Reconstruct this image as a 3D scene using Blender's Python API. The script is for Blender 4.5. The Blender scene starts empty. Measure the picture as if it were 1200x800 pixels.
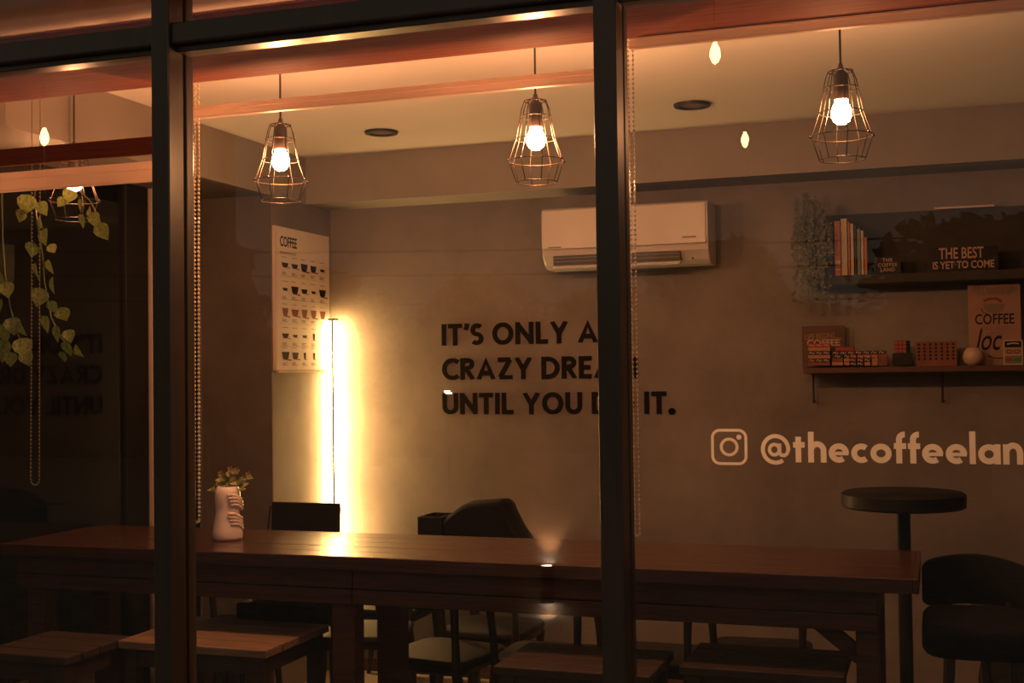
import bpy, bmesh, math, random
from mathutils import Vector, Matrix
C = bpy.context.scene.collection
random.seed(7)
PI = math.pi
# ------------------------------------------------------------------ camera
F = 1450.0; YAW = math.radians(-18.9); PITCH = math.atan(38/1450); ROLL = -0.0130; EYE = 1.69
fw = Vector((math.sin(YAW)*math.cos(PITCH), math.cos(YAW)*math.cos(PITCH), math.sin(PITCH)))
rt = Vector((math.cos(YAW), -math.sin(YAW), 0)); up = rt.cross(fw)
r2 = rt*math.cos(ROLL)+up*math.sin(ROLL); u2 = -rt*math.sin(ROLL)+up*math.cos(ROLL)
cam_d = bpy.data.cameras.new('camera'); cam = bpy.data.objects.new('camera', cam_d); C.objects.link(cam)
cam.matrix_world = Matrix(((r2.x, u2.x, -fw.x, 0), (r2.y, u2.y, -fw.y, 0), (r2.z, u2.z, -fw.z, EYE), (0, 0, 0, 1)))
cam_d.sensor_width = 36; cam_d.lens = F/1200*36; cam_d.clip_start = 0.05; cam_d.clip_end = 200
bpy.context.scene.camera = cam
ORG = Vector((0, 0, EYE))
def at(px, py, X=None, Y=None, Z=None):
    d = fw*F + r2*(px-600) - u2*(py-400)
    if X is not None: t = X/d.x
    elif Y is not None: t = Y/d.y
    else: t = (Z-EYE)/d.z
    return ORG+d*t
# ------------------------------------------------------------------ world and exposure
w = bpy.data.worlds.new('dusk_sky'); bpy.context.scene.world = w; w.use_nodes = True
SKY = (.112, .097, .078)
bg = w.node_tree.nodes['Background']; bg.inputs[0].default_value = (*SKY, 1); bg.inputs[1].default_value = 1.4
vs = bpy.context.scene.view_settings
vs.view_transform = 'Standard'; vs.look = 'None'; vs.exposure = 0.0; vs.gamma = 1; vs.use_curve_mapping = False
BULB_E = 450.0; BULB_C = (1, .42, .17); LED_E = 175.0; LED_C = (1, .57, .19)
# ------------------------------------------------------------------ materials
M = {}
def mat(name, col, rough=.6, metal=0, noise=0, scale=8, bump=0, emit=None, es=0, stretch=(1, 1, 1), col2=None, coat=0, trans=0, detail=6, bscale=None):
    m = bpy.data.materials.new(name); m.use_nodes = True; nt = m.node_tree; b = nt.nodes['Principled BSDF']
    b.inputs['Base Color'].default_value = (*col, 1); b.inputs['Roughness'].default_value = rough; b.inputs['Metallic'].default_value = metal
    if coat: b.inputs['Coat Weight'].default_value = coat; b.inputs['Coat Roughness'].default_value = .12
    tc = nt.nodes.new('ShaderNodeTexCoord'); mp = nt.nodes.new('ShaderNodeMapping'); mp.inputs['Scale'].default_value = stretch
    nt.links.new(tc.outputs['Object'], mp.inputs[0])
    if noise or col2:
        n = nt.nodes.new('ShaderNodeTexNoise'); n.inputs['Scale'].default_value = scale; n.inputs['Detail'].default_value = detail; n.inputs['Roughness'].default_value = .62
        nt.links.new(mp.outputs[0], n.inputs[0])
        r = nt.nodes.new('ShaderNodeValToRGB'); c2 = col2 or tuple(c*(1-noise) for c in col)
        r.color_ramp.elements[0].position = .33; r.color_ramp.elements[1].position = .67
        r.color_ramp.elements[0].color = (*c2, 1); r.color_ramp.elements[1].color = (*col, 1)
        nt.links.new(n.outputs[0], r.inputs[0]); nt.links.new(r.outputs[0], b.inputs['Base Color'])
    if bump:
        n2 = nt.nodes.new('ShaderNodeTexNoise'); n2.inputs['Scale'].default_value = bscale or scale*3; n2.inputs['Detail'].default_value = 5
        nt.links.new(mp.outputs[0], n2.inputs[0])
        bp = nt.nodes.new('ShaderNodeBump'); bp.inputs['Strength'].default_value = bump; bp.inputs['Distance'].default_value = .01
        nt.links.new(n2.outputs[0], bp.inputs['Height']); nt.links.new(bp.outputs[0], b.inputs['Normal'])
    if emit: b.inputs['Emission Color'].default_value = (*emit, 1); b.inputs['Emission Strength'].default_value = es
    if trans:
        t = nt.nodes.new('ShaderNodeBsdfTranslucent'); t.inputs[0].default_value = (*col, 1)
        mx = nt.nodes.new('ShaderNodeMixShader'); mx.inputs[0].default_value = trans
        o = nt.nodes['Material Output']; nt.links.new(b.outputs[0], mx.inputs[1]); nt.links.new(t.outputs[0], mx.inputs[2]); nt.links.new(mx.outputs[0], o.inputs[0])
    M[name] = m; return m
def glassmat(name, tint, k, rough=0.0):
    m = bpy.data.materials.new(name); m.use_nodes = True; nt = m.node_tree; nt.nodes.remove(nt.nodes['Principled BSDF'])
    o = nt.nodes['Material Output']; t = nt.nodes.new('ShaderNodeBsdfTransparent'); t.inputs[0].default_value = (*tint, 1)
    g = nt.nodes.new('ShaderNodeBsdfGlossy'); g.inputs['Roughness'].default_value = rough
    f = nt.nodes.new('ShaderNodeFresnel'); 
    gm = nt.nodes.new('ShaderNodeNewGeometry'); io = nt.nodes.new('ShaderNodeMath'); io.operation = 'MULTIPLY_ADD'; io.inputs[1].default_value = 1/1.5-1.5; io.inputs[2].default_value = 1.5
    nt.links.new(gm.outputs['Backfacing'], io.inputs[0]); nt.links.new(io.outputs[0], f.inputs[0])
    mu = nt.nodes.new('ShaderNodeMath'); mu.operation = 'MULTIPLY'; mu.use_clamp = True; mu.inputs[1].default_value = k
    x = nt.nodes.new('ShaderNodeMixShader')
    nt.links.new(f.outputs[0], mu.inputs[0]); nt.links.new(mu.outputs[0], x.inputs[0]); nt.links.new(t.outputs[0], x.inputs[1]); nt.links.new(g.outputs[0], x.inputs[2]); nt.links.new(x.outputs[0], o.inputs[0])
    M[name] = m
def sheer(name, col, op):
    m = bpy.data.materials.new(name); m.use_nodes = True; nt = m.node_tree; b = nt.nodes['Principled BSDF']
    b.inputs['Base Color'].default_value = (*col, 1); b.inputs['Roughness'].default_value = .9
    o = nt.nodes['Material Output']; t = nt.nodes.new('ShaderNodeBsdfTransparent'); x = nt.nodes.new('ShaderNodeMixShader'); x.inputs[0].default_value = op
    nt.links.new(t.outputs[0], x.inputs[1]); nt.links.new(b.outputs[0], x.inputs[2]); nt.links.new(x.outputs[0], o.inputs[0]); M[name] = m
def plaster(name, col, col2):
    m = mat(name, col, .75, col2=col2, scale=1.6, bump=.25, bscale=9, detail=8); nt = m.node_tree
    return m
plaster('plaster', (.240, .209, .188), (.145, .126, .113))
mat('ceiling_paint', (.88, .84, .78), .9, noise=.04, scale=3)
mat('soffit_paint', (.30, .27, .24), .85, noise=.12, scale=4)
mat('floor_tile', (.34, .28, .22), .55, noise=.3, scale=5, bump=.1)
mat('pavement', (.30, .28, .25), .8, noise=.4, scale=6, bump=.3)
mat('frame_metal', (.062, .046, .034), .36, noise=.2, scale=40, stretch=(1, 1, .05), coat=.15)
mat('table_wood', (.085, .033, .019), .27, col2=(.042, .015, .009), scale=9, stretch=(.6, 14, 14), bump=.09, bscale=20, coat=.3)
mat('table_wood_worn', (.115, .046, .027), .5, col2=(.06, .023, .014), scale=7, stretch=(.7, 9, 9), bump=.18, bscale=16)
mat('stool_wood_shade', (.042, .021, .014), .6, col2=(.022, .010, .007), scale=7, stretch=(.7, 9, 9), bump=.18, bscale=16)  # stool wood with the dimness under the counter put into its colour
mat('stool_wood_lit', (.30, .19, .12), .5, col2=(.14, .08, .05), scale=7, stretch=(.8, 12, 9), bump=.2, bscale=14)  # same stool wood, lightened to carry the strip light's glow
mat('rail_wood', (.40, .10, .035), .75, col2=(.26, .055, .02), scale=9, stretch=(.5, 9, 9), bump=.08)
mat('shelf_wood', (.10, .042, .025), .55, noise=.4, scale=9, stretch=(.6, 9, 9))
mat('black_paint', (.012, .011, .010), .5, noise=.3, scale=20)
mat('chair_wood', (.03, .02, .013), .38, noise=.4, scale=12, stretch=(1, 1, .3))
mat('chair_seat', (.022, .020, .018), .6, noise=.25, scale=30, bump=.05)
mat('black_cloth', (.010, .009, .008), .85, noise=.3, scale=60, bump=.2)
mat('black_metal', (.02, .018, .016), .4, metal=.3)
mat('cage_metal', (.055, .038, .028), .38, metal=.8)
mat('brass', (.05, .032, .022), .45, metal=.4)
mat('white_plastic', (.57, .53, .50), .35, noise=.03)
mat('grey_plastic', (.30, .28, .26), .5)
mat('vent_dark', (.03, .028, .026), .5)
mat('hem_bar', (.62, .50, .42), .35, noise=.06)
mat('hem_cloth', (.86, .72, .64), .5, noise=.05, trans=.55)
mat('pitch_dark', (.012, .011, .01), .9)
mat('bead', (.75, .6, .42), .25, coat=.6)
mat('menu_white', (.72, .66, .60), .6, noise=.05)
mat('print_black', (.022, .018, .016), .7)
mat('print_grey', (.20, .15, .12), .8)
mat('print_brown', (.20, .06, .03), .8)
mat('vinyl_white', (.98, .95, .95), .7, trans=.97)
mat('letter_black', (.010, .009, .008), .6)
mat('ceramic', (.85, .72, .68), .22, noise=.06, coat=.5)
mat('ivory_ceramic', (.50, .36, .28), .35, noise=.1)
mat('leaf', (.10, .15, .035), .38, col2=(.50, .48, .20), scale=5, detail=4, trans=.25)
mat('pale_leaf', (.15, .155, .115), .6, noise=.4, scale=30, trans=.25)
mat('stem', (.11, .13, .04), .6)
mat('petal', (.42, .28, .17), .6, trans=.3)
mat('tree_leaf', (.035, .04, .02), .7, noise=.5, scale=2)
mat('bark', (.05, .035, .025), .9, noise=.4)
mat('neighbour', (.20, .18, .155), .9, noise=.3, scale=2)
mat('red_print', (.30, .03, .02), .6); mat('green_print', (.05, .16, .03), .6); mat('cream', (.50, .39, .29), .7, noise=.1)
mat('orange_book', (.42, .15, .075), .6, noise=.1); mat('teal_book', (.14, .17, .14), .6, noise=.1); mat('grey_book', (.58, .50, .42), .6, noise=.15)
mat('black_book', (.02, .018, .016), .6); mat('tan_block', (.40, .20, .10), .6, noise=.2); mat('brown_board', (.22, .07, .035), .6, noise=.3, scale=20)
mat('dark_slate', (.045, .039, .034), .8, noise=.3, scale=5)
mat('sepia_canvas', (.34, .20, .15), .8, noise=.12, scale=10)
mat('slate_text', (.46, .32, .25), .8)
mat('lens_brown', (.20, .12, .07), .3, coat=.3)
mat('bulb_glow', (1, .8, .5), .4, emit=BULB_C, es=BULB_E*1.35)
mat('bulb_glow_dim', (1, .8, .5), .4, emit=BULB_C, es=BULB_E*.5)
mat('led_glow', (1, .8, .5), .4, emit=LED_C, es=LED_E)
mat('festoon_glow', (1, .8, .5), .4, emit=(1, .5, .17), es=60)
mat('sconce_glow', (1, .8, .6), .4, emit=(1, .8, .55), es=60)
mat('led_metal', (.12, .09, .06), .4, metal=.5)
glassmat('pane_glass', (.97, .965, .955), 1.95)
glassmat('side_glass', (.7, .7, .7), 1.1)
sheer('sheer_fabric', (.75, .60, .45), .34)
for _n, _v in (('chair_seat', .15), ('rail_wood', .15), ('black_cloth', .15), ('black_paint', .3), ('table_wood_worn', .3), ('letter_black', .08), ('print_black', .1)): M[_n].node_tree.nodes['Principled BSDF'].inputs['Specular IOR Level'].default_value = _v
mat('column_front_dark', (.125, .105, .092), .8, noise=.3, scale=3, bump=.1)  # darker tone for the thin sheet over the column front
mat('dull_bead', (.22, .17, .12), .4)
# ------------------------------------------------------------------ mesh helpers
class MB:
    def __init__(s): s.v = []; s.f = []
    def add(s, vs, fs):
        n = len(s.v); s.v += [tuple(v) for v in vs]; s.f += [tuple(i+n for i in f) for f in fs]; return s
    def box(s, a, b, rz=0, c=None, rx=0):
        x0, y0, z0 = a; x1, y1, z1 = b
        vs = [Vector(p) for p in ((x0,y0,z0),(x1,y0,z0),(x1,y1,z0),(x0,y1,z0),(x0,y0,z1),(x1,y0,z1),(x1,y1,z1),(x0,y1,z1))]
        if rz or rx:
            c = Vector(c) if c else (vs[0]+vs[6])/2; R = Matrix.Rotation(rz, 3, 'Z') @ Matrix.Rotation(rx, 3, 'X'); vs = [R@(v-c)+c for v in vs]
        return s.add(vs, [(0,3,2,1),(4,5,6,7),(0,1,5,4),(1,2,6,5),(2,3,7,6),(3,0,4,7)])
    def tube(s, pts, rad, n=8, cap=True):
        pts = [Vector(p) for p in pts]; rad = rad if isinstance(rad, (list, tuple)) else [rad]*len(pts)
        vs = []; ref = None
        for i, p in enumerate(pts):
            d = (pts[min(i+1, len(pts)-1)]-pts[max(i-1, 0)]).normalized()
            if ref is None: ref = Vector((0,0,1)) if abs(d.z) < .9 else Vector((1,0,0))
            a = (ref-d*ref.dot(d)).normalized(); b = d.cross(a); ref = a
            for k in range(n):
                t = 2*PI*k/n; vs.append(p+(a*math.cos(t)+b*math.sin(t))*rad[i])
        fs = [(i*n+k, i*n+(k+1)%n, (i+1)*n+(k+1)%n, (i+1)*n+k) for i in range(len(pts)-1) for k in range(n)]
        if cap: fs += [tuple(range(n))[::-1], tuple((len(pts)-1)*n+k for k in range(n))]
        return s.add(vs, fs)
    def lathe(s, prof, c=(0,0,0), n=24, sx=1, sy=1):
        vs = [(c[0]+r*sx*math.cos(2*PI*k/n), c[1]+r*sy*math.sin(2*PI*k/n), c[2]+z) for r, z in prof for k in range(n)]
        fs = [(i*n+k, i*n+(k+1)%n, (i+1)*n+(k+1)%n, (i+1)*n+k) for i in range(len(prof)-1) for k in range(n)]
        return s.add(vs, fs)
    def ring(s, c, R, r, n=28, m=6):
        vs = []; fs = []
        for i in range(n):
            t = 2*PI*i/n
            for k in range(m):
                q = 2*PI*k/m; rr = R+r*math.cos(q); vs.append((c[0]+rr*math.cos(t), c[1]+rr*math.sin(t), c[2]+r*math.sin(q)))
        for i in range(n):
            for k in range(m): fs.append((i*m+k, ((i+1)%n)*m+k, ((i+1)%n)*m+(k+1)%m, i*m+(k+1)%m))
        return s.add(vs, fs)
    def prism(s, poly, z0, z1, fn=lambda x, y, z: (x, y, z)):
        n = len(poly); vs = [fn(x, y, z0) for x, y in poly]+[fn(x, y, z1) for x, y in poly]
        return s.add(vs, [tuple(range(n))[::-1], tuple(range(n, 2*n))]+[(i, (i+1)%n, (i+1)%n+n, i+n) for i in range(n)])
    def ball(s, c, r, n=8, m=6, sc=(1,1,1)):
        prof = [(max(1e-5, r*math.sin(PI*i/m)), -r*math.cos(PI*i/m)) for i in range(m+1)]
        vs = [(c[0]+q*math.cos(2*PI*k/n)*sc[0], c[1]+q*math.sin(2*PI*k/n)*sc[1], c[2]+z*sc[2]) for q, z in prof for k in range(n)]
        fs = [(i*n+k, i*n+(k+1)%n, (i+1)*n+(k+1)%n, (i+1)*n+k) for i in range(m) for k in range(n)]
        return s.add(vs, fs)
    def obj(s, name, m, parent=None, smooth=False, bevel=0, seg=2, loc=None):
        me = bpy.data.meshes.new(name); me.from_pydata(s.v, [], s.f); me.update()
        bm = bmesh.new(); bm.from_mesh(me); bmesh.ops.recalc_face_normals(bm, faces=bm.faces); bm.to_mesh(me); bm.free()
        if smooth:
            for p in me.polygons: p.use_smooth = True
        me.materials.append(M[m]); o = bpy.data.objects.new(name, me); C.objects.link(o)
        if bevel:
            b = o.modifiers.new('bevel', 'BEVEL'); b.width = bevel; b.segments = seg; b.limit_method = 'ANGLE'
        if smooth and smooth != 'all':
            e = o.modifiers.new('edges', 'EDGE_SPLIT'); e.split_angle = math.radians(40)
        if parent is not None: o.parent = parent
        if loc is not None: o.location = loc
        return o
def empty(name, loc, label, cat, group=None, rz=0):
    o = bpy.data.objects.new(name, None); o.empty_display_size = .1; C.objects.link(o); o.location = loc; o.rotation_euler.z = rz
    o['label'] = label; o['category'] = cat
    if group: o['group'] = group
    return o
def tag(o, label, cat, group=None):
    o['label'] = label; o['category'] = cat
    if group: o['group'] = group
    return o
def struct(o): o['kind'] = 'structure'; return o
def S(name, m, a, b, bevel=0, parent=None):
    o = MB().box(a, b).obj(name, m, parent, bevel=bevel)
    return struct(o) if parent is None else o
def copy_tree(o, parent=None):
    c = o.copy(); C.objects.link(c); c.parent = parent
    for ch in list(o.children): copy_tree(ch, c)
    return c
def sempty(name):
    o = bpy.data.objects.new(name, None); C.objects.link(o); o['kind'] = 'structure'; return o
# stroke lettering --------------------------------------------------
def arc(cx, cy, rx, ry, a0, a1, n=14): return [(cx+rx*math.cos(math.radians(a0+(a1-a0)*i/n)), cy+ry*math.sin(math.radians(a0+(a1-a0)*i/n))) for i in range(n+1)]
def glyph(ch, W):
    h = W/2; T = 1-h; B = h
    if ch == 'I': return .0+W, [[(h, 0), (h, 1)]]
    if ch == 'T': return .62, [[(0, T), (.62, T)], [(.31, 0), (.31, T)]]
    if ch == 'L': return .52, [[(h, 1), (h, B), (.52, B)]]
    if ch == 'E': return .54, [[(.54, T), (h, T), (h, B), (.54, B)], [(h, .5), (.48, .5)]]
    if ch == 'F': return .52, [[(.52, T), (h, T), (h, 0)], [(h, .48), (.46, .48)]]
    if ch == 'H': return .7, [[(h, 0), (h, 1)], [(.7-h, 0), (.7-h, 1)], [(h, .5), (.7-h, .5)]]
    if ch == 'N': return .78, [[(h, 0), (h, 1)], [(.78-h, 0), (.78-h, 1)], [(h, 1-h), (.78-h, h)]]
    if ch == 'M': return .94, [[(h+.02, 0), (h+.04, 1-.3*W)], [(.92-h, 0), (.9-h, 1-.3*W)], [(h+.03, 1-h*.9), (.47, .22), (.91-h, 1-h*.9)]]
    if ch == 'A': return .84, [[(h*.95, 0), (.42, 1-h*.4), (.84-h*.95, 0)], [(.2, .3), (.64, .3)]]
    if ch == 'Y': return .76, [[(h*.9, 1), (.38, .44), (.76-h*.9, 1)], [(.38, 0), (.38, .46)]]
    if ch == 'Z': return .66, [[(.02, T), (.66-h*.9, T)], [(.03+h*.6, B*.9), (.66, B*.9)], [(.66-h*1.1, T), (h*1.1, B)]]
    if ch == 'O': return .92, [arc(.46, .5, .46-h, .5-h+.01, 0, 360, 32)]
    if ch == 'C': return .74, [arc(.48, .5, .48-h, .5-h+.01, 48, 312, 26)]
    if ch == 'U': return .72, [[(h, 1), (h, .36)]+arc(.36, .36, .36-h, .36-h, 180, 360, 16)+[(.72-h, 1)]]
    if ch == 'S': return .54, [arc(.28, .5+(.5-h)/2, .27-h*.8, (.5-h)/2, 40, 270, 16)+arc(.26, .5-(.5-h)/2+.0, .28-h*.8, (.5-h)/2, 90, -140, 16)[1:]]
    if ch == 'D': return .78, [[(.3, T), (h, T), (h, B), (.3, B)], arc(.3, .5, .48-h, .5-h, -90, 90, 20)]
    if ch == 'R': return .64, [[(h, 0), (h, 1)], [(h, T), (.33, T)]+arc(.33, .72, .26-h*.7, .28-h, 90, -90, 14)[1:]+[(h, .44)], [(.3, .44), (.6-h*.4, 0)]]
    if ch == "'": return .2, [[(.15, 1), (.08, .70)]]
    if ch == '.': return .24, [[(.12, .1), (.12, .101)], arc(.12, .11, .05, .05, 0, 360, 12)]
    x = .33
    if ch == 't': return .46, [[(.2, 0), (.2, .88)], [(.02, .6), (.42, .6)]]
    if ch == 'h': return .62, [[(h, 0), (h, 1.05)], [(h, .36)]+arc(.31, .40, .31-h, .23, 180, 0, 14)+[(.62-h, 0)]]
    if ch == 'e': return .68, [[(h, x-.015), (.68-h*.15, x-.015)], arc(.34, x, .34-h, x-h, -2, 308, 26)]
    if ch == 'c': return .56, [arc(.34, x, .34-h, x-h, 50, 310, 22)]
    if ch == 'o': return .70, [arc(.35, x, .35-h, x-h, 0, 360, 28)]
    if ch == 'f': return .38, [[(.17, 0), (.17, .8)]+arc(.35, .8, .18, .17, 180, 85, 8), [(.0, .58), (.40, .58)]]
    if ch == 'l': return W, [[(h, 0), (h, 1.08)]]
    if ch == 'a': return .70, [arc(.34, x, .34-h, x-h, 0, 360, 28), [(.70-h, 0), (.70-h, .66)]]
    if ch == 'n': return .62, [[(h, 0), (h, .66)], [(h, .36)]+arc(.31, .37, .31-h, .25, 180, 0, 14)+[(.62-h, 0)]]
    if ch == 'd': return .70, [arc(.34, x, .34-h, x-h, 0, 360, 28), [(.70-h, 0), (.70-h, 1.08)]]
    if ch == '@': return 1.02, [arc(.51, .44, .44, .46, -5, 305, 40), arc(.47, .43, .17, .18, 0, 360, 20), [(.65, .64), (.65, .33), (.71, .24), (.82, .23), (.90, .29), (.95, .42)]]
    return .35, []
def ribbon(mb, pts, W, dep, fn):
    n = len(pts); closed = n > 3 and (Vector(pts[0])-Vector(pts[-1])).length < 1e-4
    P = [Vector(p) for p in pts]; L = []; R = []
    for i in range(n):
        if closed: a, b = P[(i-1) % (n-1)], P[(i+1) % (n-1)] if i < n-1 else P[1]
        else: a, b = P[max(i-1, 0)], P[min(i+1, n-1)]
        d1 = (P[i]-a); d2 = (b-P[i])
        if d1.length < 1e-6: d1 = d2
        if d2.length < 1e-6: d2 = d1
        d1.normalize(); d2.normalize(); t = (d1+d2)
        t = t.normalized() if t.length > 1e-3 else d1
        nn = Vector((-t.y, t.x)); c = max(.4, nn.dot(Vector((-d1.y, d1.x)))); q = nn*(W/2/c)
        L.append(P[i]+q); R.append(P[i]-q)
    vs = [fn(p.x, p.y, 0) for p in L]+[fn(p.x, p.y, 0) for p in R]+[fn(p.x, p.y, dep) for p in L]+[fn(p.x, p.y, dep) for p in R]
    fs = []
    for i in range(n-1): fs += [(i, i+1, n+i+1, n+i), (2*n+i, 3*n+i, 3*n+i+1, 2*n+i+1), (i, 2*n+i, 2*n+i+1, i+1), (n+i, n+i+1, 3*n+i+1, 3*n+i)]
    if not closed: fs += [(0, n, 3*n, 2*n), (n-1, 3*n-1, 4*n-1, 2*n-1)]
    mb.add(vs, fs)
def union(parts):
    for p in parts:
        bm = bmesh.new(); bm.from_mesh(p.data); bmesh.ops.remove_doubles(bm, verts=bm.verts, dist=1e-5); bmesh.ops.recalc_face_normals(bm, faces=bm.faces); bm.to_mesh(p.data); bm.free()
    o = parts[0]
    if len(parts) > 1:
        for p in parts[1:]:
            b = o.modifiers.new('u', 'BOOLEAN'); b.operation = 'UNION'; b.object = p; b.solver = 'EXACT'
        dg = bpy.context.evaluated_depsgraph_get(); dg.update(); me = bpy.data.meshes.new_from_object(o.evaluated_get(dg)); o.modifiers.clear(); o.data = me
        for p in parts[1:]: bpy.data.objects.remove(p)
    return o
def flatten(o):
    bm = bmesh.new(); bm.from_mesh(o.data); bm.normal_update(); bmesh.ops.delete(bm, geom=[f for f in bm.faces if f.normal.y > -.9], context='FACES'); bm.to_mesh(o.data); bm.free()
def lettering(root, text, W, gap, space, total, hgt, origin, m, dep=.003, ydir=-1, name='letter', flat=False):
    """letters in the plane facing -Y, baseline starts at origin, scaled so that the line is total long"""
    adv = []; x = 0
    for ch in text:
        if ch == ' ': x += space; continue
        wd, st = glyph(ch, W); adv.append((ch, x, st)); x += wd+gap
    full = x-gap; sx = total/full
    for ch, x0, st in adv:
        parts = []
        for s in st:
            w_ = W
            if ch == 'e' and len(s) == 2: w_ = W*.62
            if ch == '@': w_ = W*(.72 if s is st[0] else .62)
            mb = MB(); ribbon(mb, s, w_, dep, lambda a, b, c: (origin[0]+(x0+a)*sx, origin[1]+ydir*c, origin[2]+(min(max(b, 0), 1) if ch.isupper() else b)*hgt)); parts.append(mb.obj(name, m, root))
        o = union(parts)
        if flat: flatten(o)
def text_mesh(txt, size, m, parent, name='lettering', loc=(0,0,0), rot=(PI/2, 0, 0), width=None, align='LEFT', bold=0, shear=0, spacing=1):
    cu = bpy.data.curves.new(name, 'FONT'); cu.body = txt; cu.size = size; cu.align_x = align; cu.extrude = .0006; cu.offset = bold; cu.shear = shear; cu.resolution_u = 3; cu.space_character = spacing
    tmp = bpy.data.objects.new('tmp', cu); C.objects.link(tmp)
    dg = bpy.context.evaluated_depsgraph_get(); dg.update(); me = bpy.data.meshes.new_from_object(tmp.evaluated_get(dg)); me.name = name
    bpy.data.objects.remove(tmp); me.materials.clear(); me.materials.append(M[m])
    o = bpy.data.objects.new(name, me); C.objects.link(o); o.parent = parent; o.location = loc; o.rotation_euler = rot
    if width:
        xs = [v.co.x for v in me.vertices]; k = width/(max(xs)-min(xs)); o.scale = (k, 1, 1)
    return o
# ================================================================== STRUCTURE
XL = -3.79; XC = -3.34; YW = 6.5; YG = 3.31; ZC = 2.92; XR = 2.6
S('floor', 'floor_tile', (-5, 3.2, -.1), (XR+.2, YW+.2, 0))
S('ground', 'pavement', (-34, -22, -.12), (14, 3.2, -.02))
S('wall_back', 'plaster', (XL-.3, YW, 0), (XR+.2, YW+.15, 3.2))
S('wall_right', 'plaster', (XR, 3.2, 0), (XR+.15, YW, 3.2))
S('wall_left', 'plaster', (XL-.0, 5.81, 0), (XC, YW, 2.66), bevel=.004)
S('trim_4', 'column_front_dark', (XL+.025, 5.802, 0), (XC-.001, 5.81, 2.66))  # added thin sheet, darker than the plaster, to deepen the column front
S('ceiling', 'ceiling_paint', (XL-.2, 3.2, ZC), (XR+.2, YW+.1, ZC+.12))
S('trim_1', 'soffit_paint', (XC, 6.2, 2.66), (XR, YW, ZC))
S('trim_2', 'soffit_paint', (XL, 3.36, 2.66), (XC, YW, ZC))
S('wall_sky_block_side', 'pitch_dark', (-5.0, 3.2, -.02), (-4.9, 8, 3.4))  # unseen black wall added to block the sky behind the side glass
S('wall_sky_block_front', 'neighbour', (-5.0, 3.2, -.02), (-3.72, 3.4, 3.4))  # added to close the front of the dark enclosure
S('wall_sky_block_roof', 'pitch_dark', (-5.0, 3.45, 3.06), (-3.6, 8, 3.16))  # unseen lid added to keep sky light out of the enclosure
S('wall_sky_block_end', 'pitch_dark', (-4.9, 7.0, -.02), (-3.9, 7.1, 3.06))  # added to close the back of the dark enclosure
S('wall_header', 'neighbour', (-5.2, 3.2, 3.22), (XR+.4, 3.42, 3.9))
S('baseboard_back', 'shelf_wood', (XC, YW-.015, 0), (XR, YW, .07))
# side glazing on the left
wl = sempty('window_3')
MB().add([(XL, 3.4, 0), (XL, 5.81, 0), (XL, 5.81, 2.66), (XL, 3.4, 2.66)], [(0, 1, 2, 3)]).obj('pane', 'side_glass', wl)
MB().box((XL-.03, 5.15, 0), (XL+.02, 5.33, 2.66)).obj('frame_post', 'black_paint', wl, bevel=.004)
MB().box((XL-.02, 5.36, 0), (XL+.02, 5.395, 2.66)).obj('frame_strip', 'hem_bar', wl)
MB().box((XL-.03, 3.4, 0), (XL+.02, 5.81, .08)).obj('frame_sill', 'frame_metal', wl)
# shop front
sf = sempty('window_1')
def mull(xc, w=.064):
    mb = MB(); mb.box((xc-w/2, 3.25, 0), (xc+w/2, 3.33, 3.2)); mb.obj('mullion', 'frame_metal', sf, bevel=.004)
    mb = MB(); mb.box((xc-w/2+.012, 3.33, 0), (xc+w/2-.010, 3.345, 3.2)); mb.box((xc-w/2+.004, 3.345, 0), (xc+w/2-.0, 3.385, 3.2)); mb.obj('mullion_bead', 'frame_metal', sf, bevel=.003)
for xc in (-3.665, -2.253, -.836, .58, 1.99): mull(xc)
xs = [-5.0, -3.665, -2.253, -.836, .58, 1.99, XR+.2]
for i in range(1, len(xs)-1):
    a, b = xs[i]+.032, xs[i+1]-.032
    MB().box((a, 3.262, 2.725), (b, 3.33, 2.79)).obj('transom', 'frame_metal', sf, bevel=.006)
    mb = MB(); mb.box((a, 3.29, 2.705), (b, 3.355, 2.725)); mb.box((a, 3.29, 2.79), (b, 3.355, 2.80)); mb.obj('transom_bead', 'frame_metal', sf, bevel=.003)
    MB().box((a, 3.262, 0), (b, 3.35, .10)).obj('sill', 'frame_metal', sf, bevel=.004)
    MB().box((a, 3.262, 3.14), (b, 3.35, 3.22)).obj('head_rail', 'frame_metal', sf, bevel=.004)
    for z0, z1 in ((.10, 2.705), (2.80, 3.14)):
        MB().add([(a, YG, z0), (b, YG, z0), (b, YG, z1), (a, YG, z1)], [(0, 1, 2, 3)]).obj('pane', 'pane_glass', sf)
# ceiling fascia between glass and ceiling line, wooden rail and track
MB_ = MB().box((XL+.12, 3.455, 2.74), (XR-.02, 3.785, 2.765)).obj('blind_board', 'rail_wood', None, bevel=.004)
tag(MB_, 'long flat red-brown wooden board running across all panes under the ceiling', 'board')
S('trim_3', 'rail_wood', (XL+.12, 3.60, 2.90), (XR-.02, 3.63, ZC))
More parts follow.
